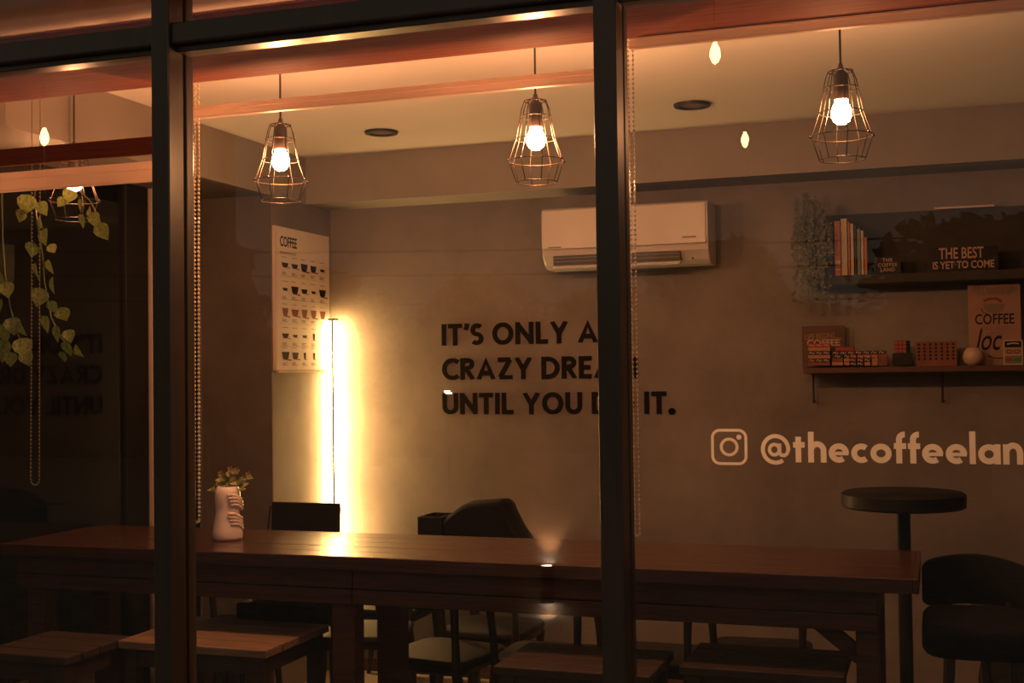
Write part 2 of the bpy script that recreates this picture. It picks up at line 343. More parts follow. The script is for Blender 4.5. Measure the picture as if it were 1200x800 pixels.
# ================================================================== WINDOW LETTERING on the glass
YV = YG-.004
vt = empty('window_lettering', (0, 0, 0), 'pale pink vinyl account name reading @thecoffeelan across the right pane', 'lettering')
p0 = at(892, 541, Y=YV); p1 = at(1200, 541, Y=YV)
capz = (at(925, 505, Y=YV)-at(925, 541, Y=YV)).z
full = (p1.x-p0.x)*1.088
lettering(vt, '@thecoffeeland', .195, .075, .3, full, capz/1.06, (p0.x, YV, p0.z), 'vinyl_white', dep=.002, flat=True)
ic = empty('camera_icon_sticker', (0, 0, 0), 'pale outline camera icon sticker left of the window account name', 'sticker')
c0 = at(854.5, 523.5, Y=YV); k = (at(876, 523, Y=YV)-at(833, 523, Y=YV)).x
def rr(hw, r, n=6):
    o = []
    for cx, cy, a in ((hw-r, hw-r, 0), (-hw+r, hw-r, 90), (-hw+r, -hw+r, 180), (hw-r, -hw+r, 270)): o += arc(cx, cy, r, r, a, a+90, n)
    return o+[o[0]]
fn = lambda a, b, c: (c0.x+a*k, YV-c, c0.z+b*k*1.0)
mb = MB(); ribbon(mb, rr(.455, .2), .075, .0006, fn); flatten(mb.obj('outline', 'vinyl_white', ic))
mb = MB(); ribbon(mb, arc(0, 0, .215, .215, 0, 360, 28), .08, .0006, fn); flatten(mb.obj('lens_ring', 'vinyl_white', ic))
mb = MB(); ribbon(mb, arc(.27, .27, .035, .035, 0, 360, 12), .07, .0006, fn); flatten(mb.obj('dot', 'vinyl_white', ic))
# ================================================================== WALL LETTERING
YT = YW-.002
wt = empty('wall_slogan_lettering', (0, 0, 0), 'large black capital letters of the three line slogan on the back wall', 'lettering')
xs0 = at(518, 404, Y=YT).x
for txt, by, xr, ty in (("IT'S ONLY A", 403.5, 701, 378), ('CRAZY DREAM', 444, 749, 418.5), ('UNTIL YOU DO IT.', 484.5, 791, 459.5)):
    q = at(560, by, Y=YT); e = at(xr, by, Y=YT); hg = at(560, ty, Y=YT).z-q.z
    lettering(wt, txt, .20, .095, .32, e.x-xs0, hg, (xs0, YT, q.z-.003), 'letter_black', dep=.006)
# ================================================================== MENU BOARD on column side
mnb = empty('menu_board', (0, 0, 0), 'tall white COFFEE menu board with rows of cup pictures, hung on the column', 'menu board')
XM = XC+.004
ya = at(323, 264, X=XM+.012).y; yb = at(385.5, 278, X=XM+.012).y; zt = at(323, 264, X=XM+.012).z; zb = at(323, 433.5, X=XM+.012).z
MB().box((XM, ya, zb), (XM+.012, yb, zt)).obj('board', 'menu_white', mnb, bevel=.001)
MB().box((XM-.003, ya-.012, zb-.012), (XM+.016, ya, zt)).obj('side_rail', 'hem_bar', mnb)
MB().box((XM-.003, ya-.012, zb-.014), (XM+.03, yb, zb-.002)).obj('bottom_ledge', 'hem_bar', mnb)
bw = yb-ya; bh = zt-zb; xf = XM+.0125
text_mesh('COFFEE', .078, 'print_black', mnb, 'title', (xf, ya+.07*bw, zt-.135*bh), (PI/2, 0, PI/2), width=.30*bw, bold=.0012)
lines = MB()
def quad(mb, pts): mb.add([(xf+.0008, ya+y*bw, zb+z*bh) for y, z in pts], [tuple(range(len(pts)))])
rowsz = (.735, .565, .405, .24, .10)
kinds = [[1, 1, 3, 2, 0], [0, 3, 1, 0, 3], [4, 5, 4, 4, 4], [1, 0, 0, 6, -1], [3, 2, 6, 6, -1]]
for r in range(5):
    for c in range(5):
        y = .155+c*.175; z = rowsz[r]; kk = kinds[r][c]
        if kk < 0: continue
        hw, hh = [(.035, .012), (.045, .020), (.045, .030), (.05, .034), (.04, .036), (.05, .030), (.018, .03)][kk]
        hw *= 1.35; hh *= .8; cup = MB(); cup2 = MB()
        quad(cup2, [(y-hw*.75, z-hh), (y+hw*1.5, z-hh*1.3), (y+hw*1.4, z-hh*.9), (y-hw*.5, z-hh*.85)])
        quad(cup, [(y-hw, z+hh), (y-hw*.75, z-hh*.6), (y-hw*.35, z-hh), (y+hw*.35, z-hh), (y+hw*.75, z-hh*.6), (y+hw, z+hh)])
        co = cup.obj('cup_print', 'print_brown' if kk in (4, 5) else 'print_black', mnb); cup2.obj('shadow_print', 'print_brown', co)
        for k2, (dz, ww) in enumerate(((.055, .05), (-.052, .045), (-.060, .035), (-.068, .05))):
            w2 = ww*random.uniform(.7, 1.1); quad(lines, [(y-.055, z+dz), (y-.055+w2*2, z+dz), (y-.055+w2*2, z+dz+.004), (y-.055, z+dz+.004)])
quad(lines, [(.06, .822), (.36, .822), (.36, .827), (.06, .827)]); quad(lines, [(.06, .812), (.36, .812), (.36, .815), (.06, .815)])
for r in (.655, .495, .325, .165): quad(lines, [(.05, r), (.95, r), (.95, r+.0015), (.05, r+.0015)])
lines.obj('small_print', 'print_grey', mnb)['kind'] = 'stuff'
# ================================================================== LED strip in the corner
ld = empty('led_strip_light', (0, 0, 0), 'glowing vertical strip light standing in the corner between column and back wall', 'strip light')
lx, ly = XC+.05, YW-.07; ztop = at(391, 376, Y=ly).z
MB().tube([(lx, ly, .62), (lx, ly, ztop)], .016, 10).obj('light_tube', 'led_glow', ld, smooth=True)
d = Vector((lx, ly, 0)).normalized()
MB().tube([(lx+.004, ly-.024, .60), (lx+.004, ly-.024, ztop+.012)], .0075, 8).obj('front_rod', 'led_metal', ld)
MB().box((lx-.02, ly-.034, ztop+.002), (lx+.02, ly+.02, ztop+.014)).obj('end_cap', 'led_metal', ld)
MB().box((lx-.02, ly-.034, .59), (lx+.02, ly+.02, .61)).obj('end_cap', 'led_metal', ld)
# ================================================================== AIR CONDITIONER
YA = 6.26
a0 = at(634, 245, Y=YA); a1 = at(829, 237, Y=YA); zb0 = at(640, 316, Y=YA).z; L = a1.x-a0.x; H = a0.z-zb0-.006
ac = empty('air_conditioner', (0, 0, 0), 'white wall mounted split air conditioner with open bottom vent', 'air conditioner')
def acprof(): return [(6.5, 0), (YA+.02, 0), (YA+.004, -.01), (YA, -.04), (YA, -.19/.33*H), (YA+.012, -.26/.33*H), (YA+.05, -.31/.33*H), (YA+.09, -H), (6.5, -H)]
mb = MB(); pr = acprof(); n = len(pr); zt_ = a0.z
vs_ = [(a0.x, y, zt_+z) for y, z in pr]+[(a0.x+L, y, zt_+z) for y, z in pr]
mb.add(vs_, [tuple(range(n)), tuple(range(n, 2*n))[::-1]]+[(i, (i+1) % n, (i+1) % n+n, i+n) for i in range(n)]); mb.obj('housing', 'white_plastic', ac, bevel=.006)
MB().box((a0.x+.01, YA-.008, zt_-.69*H), (a0.x+L-.01, YA+.004, zt_-.012)).obj('front_panel', 'white_plastic', ac, bevel=.004); fp_ = bpy.data.objects['front_panel']
v0 = at(648, 300, Y=YA).x; v1 = at(797, 300, Y=YA).x
MB().box((v0, YA+.006, zt_-.945*H), (v1, YA+.05, zt_-.795*H)).obj('vent_opening', 'vent_dark', ac)
for t in range(2): MB().box((v0+.008, YA+.0, zt_-(.90-.06*t)*H), (v1-.008, YA+.03, zt_-(.893-.06*t)*H)).obj('vent_blade', 'grey_plastic', ac)
MB().box((v0, YA-.012, zt_-.99*H), (v1, YA+.05, zt_-.945*H), rx=.35).obj('louver', 'white_plastic', ac, bevel=.003)
MB().ball((at(811, 302, Y=YA).x, YA+.014, at(811, 302, Y=YA).z), .006).obj('indicator_light', 'green_print', ac)
MB().box((a0.x+L-.13, YA-.0095, zt_-.60*H), (a0.x+L-.06, YA-.0075, zt_-.575*H)).obj('badge', 'print_grey', fp_)
MB().box((a0.x+.04, YA-.0095, zt_-.665*H), (a0.x+.11, YA-.0075, zt_-.645*H)).obj('badge', 'print_grey', fp_)
# ================================================================== DOWNLIGHTS
for px, py, lb in ((447, 154, 'dark round recessed ceiling downlight between the two middle cage lamps'), (811, 122, 'dark round recessed ceiling downlight near the right-hand cage lamp')):
    q = at(px, py, Z=ZC); t = empty('downlight', (q.x, q.y, ZC), lb, 'downlight', 'ceiling downlights')
    MB().lathe([(.062, -.001), (.062, -.012), (.082, -.012), (.086, -.001)], n=32).obj('trim_ring', 'black_metal', t, smooth=True)
    MB().lathe([(.001, -.005), (.062, -.005)], n=24).obj('lens', 'lens_brown', t)
# ================================================================== PENDANT LAMPS
def make_pendant():
    t = empty('pendant_lamp', (0, 0, 0), '', 'pendant lamp', 'wire cage pendant lamps')
    # origin at bulb centre; z up
    MB().tube([(0, 0, .145), (0, 0, .42)], .004, 6).obj('cord', 'black_metal', t)
    MB().lathe([(.001, .42), (.045, .42), (.045, .40), (.02, .385), (.001, .385)]).obj('ceiling_cup', 'black_metal', t, smooth=True)
    MB().lathe([(.001, .165), (.006, .163), (.012, .140), (.020, .130), (.0245, .122), (.0245, .048), (.020, .040), (.001, .040)]).obj('socket', 'brass', t, smooth=True)
    MB().lathe([(.001, -.040), (.014, -.038), (.026, -.028), (.0335, -.010), (.0335, .006), (.027, .022), (.022, .032), (.022, .042), (.001, .043)], n=20).obj('bulb', 'bulb_glow', t, smooth='all')
    mb = MB()
    rr_ = [(.018, .142), (.040, .136), (.050, .110), (.056, .080), (.072, .0), (.100, -.078), (.074, -.155)]
    for k_ in range(8):
        a = 2*PI*(k_+.4)/8; mb.tube([(r*math.cos(a), r*math.sin(a), z) for r, z in rr_], .0019, 5)
    for r, z in ((.040, .136), (.056, .080), (.072, 0), (.100, -.078), (.074, -.155)): mb.ring((0, 0, z), r, .0019)
    for k_ in range(8):
        a = 2*PI*(k_+.4)/8; mb.ball((.103*math.cos(a), .103*math.sin(a), -.078), .0045, 6, 4)
    mb.obj('wire_cage', 'cage_metal', t, smooth='all'); return t
pend = make_pendant()
PL = [(87, 213, 'wire cage pendant lamp with ivy leaves around it, leftmost of the four'), (329, 188, 'glowing wire cage pendant lamp nearest above the menu board and strip light'),
      (628, 163, 'glowing wire cage pendant lamp just left of the middle window post'), (986, 132, 'glowing wire cage pendant lamp above the wall shelves, rightmost of the four')]
for i, (px, py, lb) in enumerate(PL):
    t = pend if i == 0 else copy_tree(pend); q = at(px, py, Y=4.19); t.location = q; t['label'] = lb
    dz = ZC-q.z
    for ch in t.children:
        if ch.name.startswith('cord'): ch.scale = (1, 1, 1); ch.data = ch.data.copy() if i else ch.data; \
            [setattr(v, 'co', Vector((v.co.x, v.co.y, dz if v.co.z > .2 else v.co.z))) for v in ch.data.vertices]
        if i == 3 and ch.name.startswith('bulb'): ch.data = ch.data.copy(); ch.data.materials[0] = M['bulb_glow_dim']
        if ch.name.startswith('ceiling_cup'): ch.location = (0, 0, dz-.42)
    t.rotation_euler.z = i*.5
b0_ = [c_ for c_ in pend.children if c_.name.startswith('bulb')][0]; b0_.data = b0_.data.copy(); b0_.data.materials[0] = M['bulb_glow_dim']
# ================================================================== ROLLER BLINDS
def blind(x0, x1, zh0, zh1, label, wood=None, chain=None):
    t = empty('roller_blind', ((x0+x1)/2, 3.82, 0), label, 'blind', 'roller blinds drawn up')
    cx = (x0+x1)/2
    MB().add([(x0-cx, 0, zh1), (x1-cx, 0, zh1), (x1-cx, 0, 2.90), (x0-cx, 0, 2.80)], [(0, 1, 2, 3)]).obj('fabric', 'sheer_fabric', t)
    MB().box((x0-cx, -.016, zh0), (x1-cx, .016, zh0+(zh1-zh0)*.62)).obj('hem_bar', 'hem_cloth', t, bevel=.006)
    MB().box((x0-cx, -.009, zh0+(zh1-zh0)*.62), (x1-cx, .009, zh1)).obj('hem_lip', 'hem_cloth', t, bevel=.003)
    if wood: MB().box((x0-cx, -.012, wood[0]), (x1-cx, .012, wood[1])).obj('batten', 'rail_wood', t, bevel=.003)
    return t
zz = lambda px, py: at(px, py, Y=3.82).z
blind(-3.70, -2.62+.02, zz(90, 219), zz(90, 196), 'roller blind in the left pane lowered furthest, with a wooden batten', wood=(zz(90, 188), zz(90, 168)))
blind(at(222, 130, Y=3.82).x-.02, at(733, 80, Y=3.82).x-.02, zz(460, 118), zz(460, 103.5), 'roller blind of the wide middle pane with pale hem bar')
blind(at(737, 50, Y=3.82).x, .55, zz(960, 36), zz(960, 19), 'roller blind of the right pane with hem bar right under the wooden rail')
def chain(px, ytop, ybot, sep, label, pxb=None, Y=3.855, br=.0056, bm_='bead'):
    t = empty('blind_chain', (0, 0, 0), label, 'blind chain', 'beaded blind chains')
    pt = at(px, ytop, Y=Y); pb = at(pxb or px, ybot, Y=Y); top = 2.90; stp = .0150
    pts = []; n = int((top-pb.z-sep/2)/stp)
    for s in (-1, 1):
        for i in range(n+1):
            u = i/n; x = pt.x+(pb.x-pt.x)*u+s*sep/2*(1-.12*math.sin(u*PI)); pts.append((x, Y, top+(pb.z+sep/2-top)*u))
    m = max(6, int(PI*sep/2/stp))
    for i in range(1, m):
        a = PI+PI*i/m; pts.append((pb.x+math.cos(a)*sep/2, Y, pb.z+sep/2+math.sin(a)*sep/2))
    mb = MB()
    for p in pts: mb.ball(p, br, 8, 5)
    o = mb.obj('beads', bm_, t, smooth='all'); o['kind'] = 'stuff'
    mb = MB(); mb.tube([(pt.x-sep/2, Y, top), (pb.x-sep/2, Y, pb.z+sep/2)], .0011, 4); mb.tube([(pt.x+sep/2, Y, top), (pb.x+sep/2, Y, pb.z+sep/2)], .0011, 4); mb.obj('cord', bm_, t)
chain(230.5, 150, 612, .019, 'bright double beaded blind chain just right of the left window post')
chain(743, 330, 628, .016, 'beaded blind chain against the right edge of the middle window post', pxb=747, br=.0042)
chain(43, 230, 568, .040, 'looped beaded blind chain among the ivy in the left pane', pxb=41, br=.0034, bm_='dull_bead')
# ================================================================== COUNTER TABLE
ZT = 1.0
nf = at(640, 661, Z=ZT); ff = at(640, 631, Z=ZT)
Y0, Y1 = nf.y, ff.y
X1 = at(1070, 672, Z=ZT).x; X0 = -3.775
tb = empty('counter_table', (0, 0, 0), 'long dark red wooden counter table running along the window with deep apron', 'table')
npl = 5
for i in range(npl):
    ya_, yb_ = Y0+(Y1-Y0)*i/npl, Y0+(Y1-Y0)*(i+1)/npl
    MB().box((X0, ya_+.0008, ZT-.045), (X1, yb_-.0008, ZT-random.uniform(0, .0012))).obj('plank', 'table_wood', tb, bevel=.002)
MB().box((X0, Y0-.012, ZT-.05), (X1+.0, Y0-.0005, ZT+.001)).obj('front_edging', 'table_wood', tb, bevel=.004)
MB().box((X1, Y0-.012, ZT-.05), (X1+.02, Y1, ZT+.001)).obj('end_edging', 'table_wood', tb, bevel=.004)
xa0 = at(412, 690, Y=Y0+.03).x; xa1 = at(1028, 700, Y=Y0+.03).x
for a, b in ((X0+.05, xa0-.003), (xa0+.003, xa1)):
    MB().box((a, Y0+.035, .872), (b, Y0+.06, .948)).obj('apron_board', 'table_wood_worn', tb, bevel=.003)
    MB().box((a, Y0+.028, .812), (b, Y0+.06, .868)).obj('apron_board', 'table_wood_worn', tb, bevel=.004)
MB().box((X0+.05, Y1-.07, .84), (xa1, Y1-.045, .948)).obj('apron_board', 'table_wood_worn', tb, bevel=.003)
MB().box((xa1-.025, Y0+.06, .84), (xa1, Y1-.07, .948)).obj('apron_board', 'table_wood_worn', tb, bevel=.003)
MB().box((xa0-.03, Y0+.06, .84), (xa0, Y1-.07, .948)).obj('apron_board', 'table_wood_worn', tb, bevel=.003)
def leg(x0, x1, y, w=.085): MB().box((x0, y, 0), (x1, y+w, .948)).obj('leg', 'table_wood_worn', tb, bevel=.004)
leg(at(389, 760, Y=Y0+.06).x, at(413, 760, Y=Y0+.06).x+.01, Y0+.062)
leg(at(443, 760, Y=Y1-.15).x, at(471, 760, Y=Y1-.15).x, Y1-.16)
leg(at(1003, 760, Y=Y0+.06).x, at(1030, 760, Y=Y0+.06).x, Y0+.062)
leg(at(1003, 760, Y=Y0+.06).x, at(1030, 760, Y=Y0+.06).x, Y1-.16)
leg(X0+.08, X0+.165, Y0+.062); leg(X0+.08, X0+.165, Y1-.16)
b0 = at(940, 724, Y=Y0+.10); b1 = at(1006, 772, Y=Y0+.10)
MB().add([(b0.x, Y0+.085, b0.z), (b0.x+.09, Y0+.085, b0.z), (b1.x, Y0+.085, b1.z+.05), (b1.x, Y0+.085, b1.z-.02), (b0.x, Y0+.115, b0.z), (b0.x+.09, Y0+.115, b0.z), (b1.x, Y0+.115, b1.z+.05), (b1.x, Y0+.115, b1.z-.02)],
         [(0, 1, 2, 3), (7, 6, 5, 4), (0, 4, 5, 1), (1, 5, 6, 2), (2, 6, 7, 3), (3, 7, 4, 0)]).obj('brace', 'table_wood_worn', tb, bevel=.003)
# ================================================================== WINDOW-SIDE STOOLS (slatted)
def stool(xa, xb, ya, yb, z, label, n=4, m='stool_wood_shade'):
    t = empty('counter_stool', ((xa+xb)/2, (ya+yb)/2, 0), label, 'stool', 'slatted wooden stools under the counter')
    hx = (xb-xa)/2; hy = (yb-ya)/2
    for i in range(n):
        a = -hy+2*hy*i/n; b = -hy+2*hy*(i+1)/n
        MB().box((-hx, a+.0035, z-.03), (hx, b-.0035, z+random.uniform(-.001, .001))).obj('seat_plank', m, t, bevel=.004)
    for sx in (-1, 1):
        for sy in (-1, 1):
            x = sx*(hx-.045); y = sy*(hy-.045)
            MB().box((x-.025, y-.025, 0), (x+.025, y+.025, z-.03)).obj('leg', 'stool_wood_shade', t, bevel=.003)
    for sy in (-1, 1): MB().box((-hx+.07, sy*(hy-.045)-.012, z-.10), (hx-.07, sy*(hy-.045)+.012, z-.03)).obj('apron', 'stool_wood_shade', t)
    for sx in (-1, 1): MB().box((sx*(hx-.045)-.012, -hy+.07, z-.10), (sx*(hx-.045)+.012, hy-.07, z-.03)).obj('apron', 'stool_wood_shade', t)
    for sy in (-1, 1): MB().box((-hx+.07, sy*(hy-.045)-.012, .2), (hx-.07, sy*(hy-.045)+.012, .24)).obj('stretcher', 'stool_wood_shade', t)
    return t
ZS = .68
q0 = at(389, 731, Z=ZS); q1 = at(346, 765, Z=ZS); ysf, ysn = q0.y, q1.y
stool(q0.x-.66, q0.x-.01, ysn, ysf, ZS, 'slatted wooden stool lit by the strip light, in front of the black panel-back chair', m='stool_wood_lit')
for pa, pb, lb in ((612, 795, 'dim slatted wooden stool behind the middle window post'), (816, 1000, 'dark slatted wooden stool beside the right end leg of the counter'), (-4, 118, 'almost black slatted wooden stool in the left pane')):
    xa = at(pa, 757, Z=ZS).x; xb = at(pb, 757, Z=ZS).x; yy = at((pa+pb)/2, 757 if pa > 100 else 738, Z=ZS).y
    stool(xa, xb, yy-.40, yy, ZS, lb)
# ================================================================== CHAIRS
def rrect(hx, hy, r, n=5, bow=0):
    o = []
    for cx, cy, a in ((hx-r, hy-r, 0), (-hx+r, hy-r, 90), (-hx+r, -hy+r, 180), (hx-r, -hy+r, 270)): o += arc(cx, cy, r, r, a, a+90, n)
    return o
def make_chair(label, z=.45, back=.78, w=.44, m='chair_wood', seatm='chair_seat', bh=.10, name='dining_chair', group='dark wooden chairs in the room'):
    """faces -Y (backrest at +Y)"""
    t = empty(name, (0, 0, 0), label, 'chair', group); h = w/2
    MB().prism(rrect(h, .215, .075), z-.035, z).obj('seat', seatm, t, smooth=True, bevel=.012, seg=3)
    MB().prism(rrect(h-.015, .20, .06), z-.065, z-.036).obj('seat_frame', m, t, smooth=True, bevel=.005)
    for s in (-1, 1):
        MB().tube([(s*(h-.03), -.175, z-.05), (s*(h-.035), -.18, z-.12), (s*(h-.015), -.20, 0)], [.026, .021, .012], 10).obj('leg', m, t, smooth=True)
        MB().tube([(s*(h-.035), .20, z-.04), (s*(h-.02), .20, z-.15), (s*(h-.01), .25, 0)], [.024, .022, .012], 10).obj('leg', m, t, smooth=True)
        MB().tube([(s*(h-.035), .20, z-.06), (s*(h-.03), .215, z+.10), (s*(h-.02), .24, back-bh*.5)], [.021, .017, .020], 10).obj('back_post', m, t, smooth=True)
    # curved backrest
    mb = MB(); n = 16; vs = []
    for i in range(n+1):
        u = i/n*2-1; x = u*(h+.02); y = .285-.085*u*u*abs(u); e = (1-abs(u)**5)
        for dy, dz in ((-.010, -bh/2*(.55+.45*e)), (.010, -bh/2*(.55+.45*e)), (.014, bh/2*(.45+.55*e)), (-.006, bh/2*(.45+.55*e))): vs.append((x, y+dy, back-bh/2+dz))
    fs = [(i*4+k, i*4+(k+1) % 4, (i+1)*4+(k+1) % 4, (i+1)*4+k) for i in range(n) for k in range(4)]+[(0, 1, 2, 3), (n*4+3, n*4+2, n*4+1, n*4)]
    mb.add(vs, fs).obj('backrest', m, t, smooth=True, bevel=.004); return t
ch0 = make_chair('dark wooden chair with flat pale seat in plain view between the counter legs')
def put(px, py, z, rz, lb, src=ch0, first=False, depth=None):
    """seat centre seen at pixel px,py"""
    q = at(px, py, Z=z); t = src if first else copy_tree(src); t.location = (q.x, q.y, 0); t.rotation_euler.z = rz; t['label'] = lb; return t
ch0s = .43
put(522, 760, .45, PI*.94, 'dark wooden chair with grey seat in plain view right of the inner counter leg', first=True)
put(578, 731, .45, PI*1.0, 'dark wooden chair further back, seat showing left of the reflected spot glow')
put(468, 716, .45, PI*.5, 'dark wooden chair turned sideways whose seat edge catches the strip light').location = (-2.84, 6.22, 0)
put(399, 752, .45, PI*.1, 'dark wooden chair with seat brightly lit, tight beside the outer counter leg').location = (-2.68, 5.56, 0)
put(652, 757, .45, PI, 'dark wooden chair with seat just below the reflected spot glow').location = (-1.655, 5.30, 0)
put(767, 764, .45, PI*1.0, 'dark wooden chair half hidden by the middle window post')
put(892, 758, .45, PI*1.02, 'dark wooden chair behind the stool beside the right end leg')
put(1215, 786, .45, PI*.98, 'low dark chair beneath the wide-backed bar chair at far right')
put(112, 752, .45, PI*.9, 'unlit dark chair in the left pane, behind the counter').location = (-3.42, 5.45, 0)
# bar chair with tall black panel back, far side of counter
bc = empty('bar_chair', (0, 0, 0), 'black bar chair with tall flat panel back in front of the glowing strip', 'chair')
YB = 5.28
t0 = at(318, 588, Y=YB); t1 = at(397, 592, Y=YB); bl = at(300, 728, Y=YB); br = at(389, 728, Y=YB)
mb = MB(); pz = t0.z; lowz = .68
cx0 = (t0.x+t1.x)/2; hw = (t1.x-t0.x)/2; bc.location = (cx0, YB, 0)
mb.add([(-hw, 0, pz), (hw, 0, pz), (hw+.012, -.03, pz-.17), (-hw+.015, -.03, pz-.17), (-hw, .022, pz), (hw, .022, pz), (hw+.012, -.008, pz-.17), (-hw+.015, -.008, pz-.17)],
       [(0, 1, 2, 3), (7, 6, 5, 4), (0, 4, 5, 1), (1, 5, 6, 2), (2, 6, 7, 3), (3, 7, 4, 0)]); mb.obj('backrest', 'black_cloth', bc, bevel=.005)
MB().box((-hw-.0, -.035, .62), (hw, -.012, pz-.175)).obj('back_panel', 'black_cloth', bc, bevel=.004)
MB().box((-hw-.02, -.30, .54), (hw+.03, -.036, .66)).obj('seat', 'black_cloth', bc, bevel=.015)
for sx in (-1, 1):
    for y in (-.27, -.04): MB().tube([(sx*(hw-.02), y, .6), (sx*(hw+.02), y, 0)], [.014, .012], 8).obj('leg', 'black_metal', bc)
    MB().tube([(sx*(hw+.006), .0, pz-.02), (sx*(hw+.004), -.03, pz-.14), (sx*(hw+.002), -.03, .66)], .005, 6).obj('side_trim', 'cage_metal', bc)
# wide bar chair at right
wc = empty('bar_chair', (0, 0, 0), 'wide black bar chair with curved padded back, right of the counter end', 'chair')
YR = 4.75
l0 = at(1080, 656, Y=YR); r0 = at(1215, 664, Y=YR); zb_ = at(1130, 713, Y=YR).z
wc.location = ((l0.x+r0.x)/2, YR, 0); hw = (r0.x-l0.x)/2
n = 20; vs = []
for i in range(n+1):
    u = i/n*2-1; x = u*hw; y = .10-.16*abs(u)**2.5; zt1 = l0.z+.012*(1-u*u)-.02*max(0, u)-.012*max(0, abs(u)-.9)*10; zb1 = zb_+.03*max(0, -u-.85)*6
    vs += [(x, y, zb1), (x, y+.035, zb1), (x, y+.035, zt1), (x, y, zt1)]
MB().add(vs, [(i*4+k, i*4+(k+1) % 4, (i+1)*4+(k+1) % 4, (i+1)*4+k) for i in range(n) for k in range(4)]+[(0, 1, 2, 3), (n*4+3, n*4+2, n*4+1, n*4)]).obj('backrest', 'black_cloth', wc, smooth=True, bevel=.010)
zs1 = at(1130, 722, Y=YR-.2).z
MB().prism([(x, y-.18) for x, y in rrect(hw+.0, .23, .10)], zs1-.11, zs1).obj('seat', 'black_cloth', wc, smooth=True, bevel=.03, seg=4)
for sx in (-1, 1):
    MB().tube([(sx*(hw*.55), .10, zb_+.02), (sx*hw*.5, .03, zs1-.02)], .011, 8).obj('back_post', 'black_metal', wc)
    for y in (-.35, -.01): MB().tube([(sx*(hw-.09), y, zs1-.10), (sx*(hw-.05), y+(.03 if y > -.1 else -.03), 0)], [.017, .013], 8).obj('leg', 'chair_wood', wc, smooth=True)
MB().box((-hw+.07, -.36, .25), (hw-.07, -.335, .28)).obj('foot_rail', 'black_metal', wc)
MB().box((-hw+.06, -.02, .34), (hw-.06, .0, .37)).obj('foot_rail', 'black_metal', wc)
# round pedestal table
rtb = empty('pedestal_table', (0, 0, 0), 'small round black high table on a slim pole behind the counter end', 'table')
YP = Y1+.28
c = at(1058, 575, Y=YP); rad = (at(1132, 575, Y=YP).x-at(985, 575, Y=YP).x)/2; zt2 = at(1058, 577, Y=YP).z+.003; zt3 = at(1058, 602, Y=YP-rad).z
rtb.location = (c.x, YP, 0)
MB().lathe([(.001, zt2), (rad-.012, zt2), (rad, zt2-.008), (rad, zt3+.006), (rad-.008, zt3), (.001, zt3)], n=56).obj('tabletop', 'black_paint', rtb, smooth=True)
MB().lathe([(.027, .03), (.027, zt3)], n=20).obj('pole', 'black_metal', rtb, smooth=True)
MB().lathe([(.001, .03), (.06, .03), (.2, .012), (.21, 0), (.001, 0)], n=32).obj('base', 'black_metal', rtb, smooth=True)
# ================================================================== cafe table with bags behind
YC = 6.15
cbx = at(555, 600, Y=YC)
ct = empty('cafe_table', (cbx.x, YC, 0), 'low dark cafe table behind the counter carrying the draped bag', 'table')
MB().box((-.34, -.15, .71), (.34, .15, .74)).obj('tabletop', 'chair_wood', ct, bevel=.005)
MB().box((-.02, -.02, .02), (.02, .02, .71)).obj('pole', 'chair_wood', ct)
MB().box((-.12, -.12, 0), (.12, .12, .02)).obj('base', 'chair_wood', ct)
def poly_y(pts, Y, d, top=None):
    P = [at(x, y, Y=Y) for x, y in pts]; return P
bx = empty('storage_box', (at(512, 600, Y=YC).x, YC, .7425), 'open dark box with a raised rim left of the draped black bag', 'box')
w0 = at(491, 604, Y=YC-.1).x-bx.location.x; w1 = at(519, 603, Y=YC-.1).x-bx.location.x; hz = at(491, 605, Y=YC-.1).z-.741
MB().box((w0, -.12, 0), (w1, .10, .012)).obj('bottom', 'black_paint', bx)
for a, b in (((w0, -.12, 0), (w1, -.108, hz)), ((w0, .088, 0), (w1, .10, hz)), ((w0, -.108, 0), (w0+.012, .088, hz)), ((w1-.012, -.108, 0), (w1, .088, hz))): MB().box(a, b).obj('side_panel', 'black_paint', bx, bevel=.002)
bg_ = empty('draped_bag', (at(570, 600, Y=YC-.02).x, YC-.02, .7425), 'black fabric bag heaped on the cafe table, peaked top sloping to the right', 'bag')
outl = [(528, 700), (525, 608), (532, 600), (545, 590), (556, 586), (592, 583.5), (598, 588), (603, 600), (611, 616), (620, 629), (628, 655), (632, 700)]
base = bg_.location; pts = []
for x, y in outl:
    p = at(x, y, Y=YC-.02); pts.append((p.x-base.x, max(p.z-base.z, 0)))
lay = [(-.11, .90), (-.09, .97), (0, 1.0), (.08, .97), (.12, .88)]; vs = []; fs = []; n = len(pts)
for dy, s in lay:
    for x, z in pts: vs.append((x*s, dy, z*s if s < 1 else z))
for j in range(len(lay)-1):
    for i in range(n): fs.append((j*n+i, j*n+(i+1) % n, (j+1)*n+(i+1) % n, (j+1)*n+i))
fs += [tuple(range(n)), tuple((len(lay)-1)*n+i for i in range(n))[::-1]]
MB().add(vs, fs).obj('bag_body', 'black_cloth', bg_, smooth=True, bevel=.008)
MB().tube([(-.05, -.10, .16), (-.04, -.125, .10), (.04, -.125, .10), (.06, -.10, .15)], .008, 6).obj('handle', 'black_cloth', bg_, smooth=True)
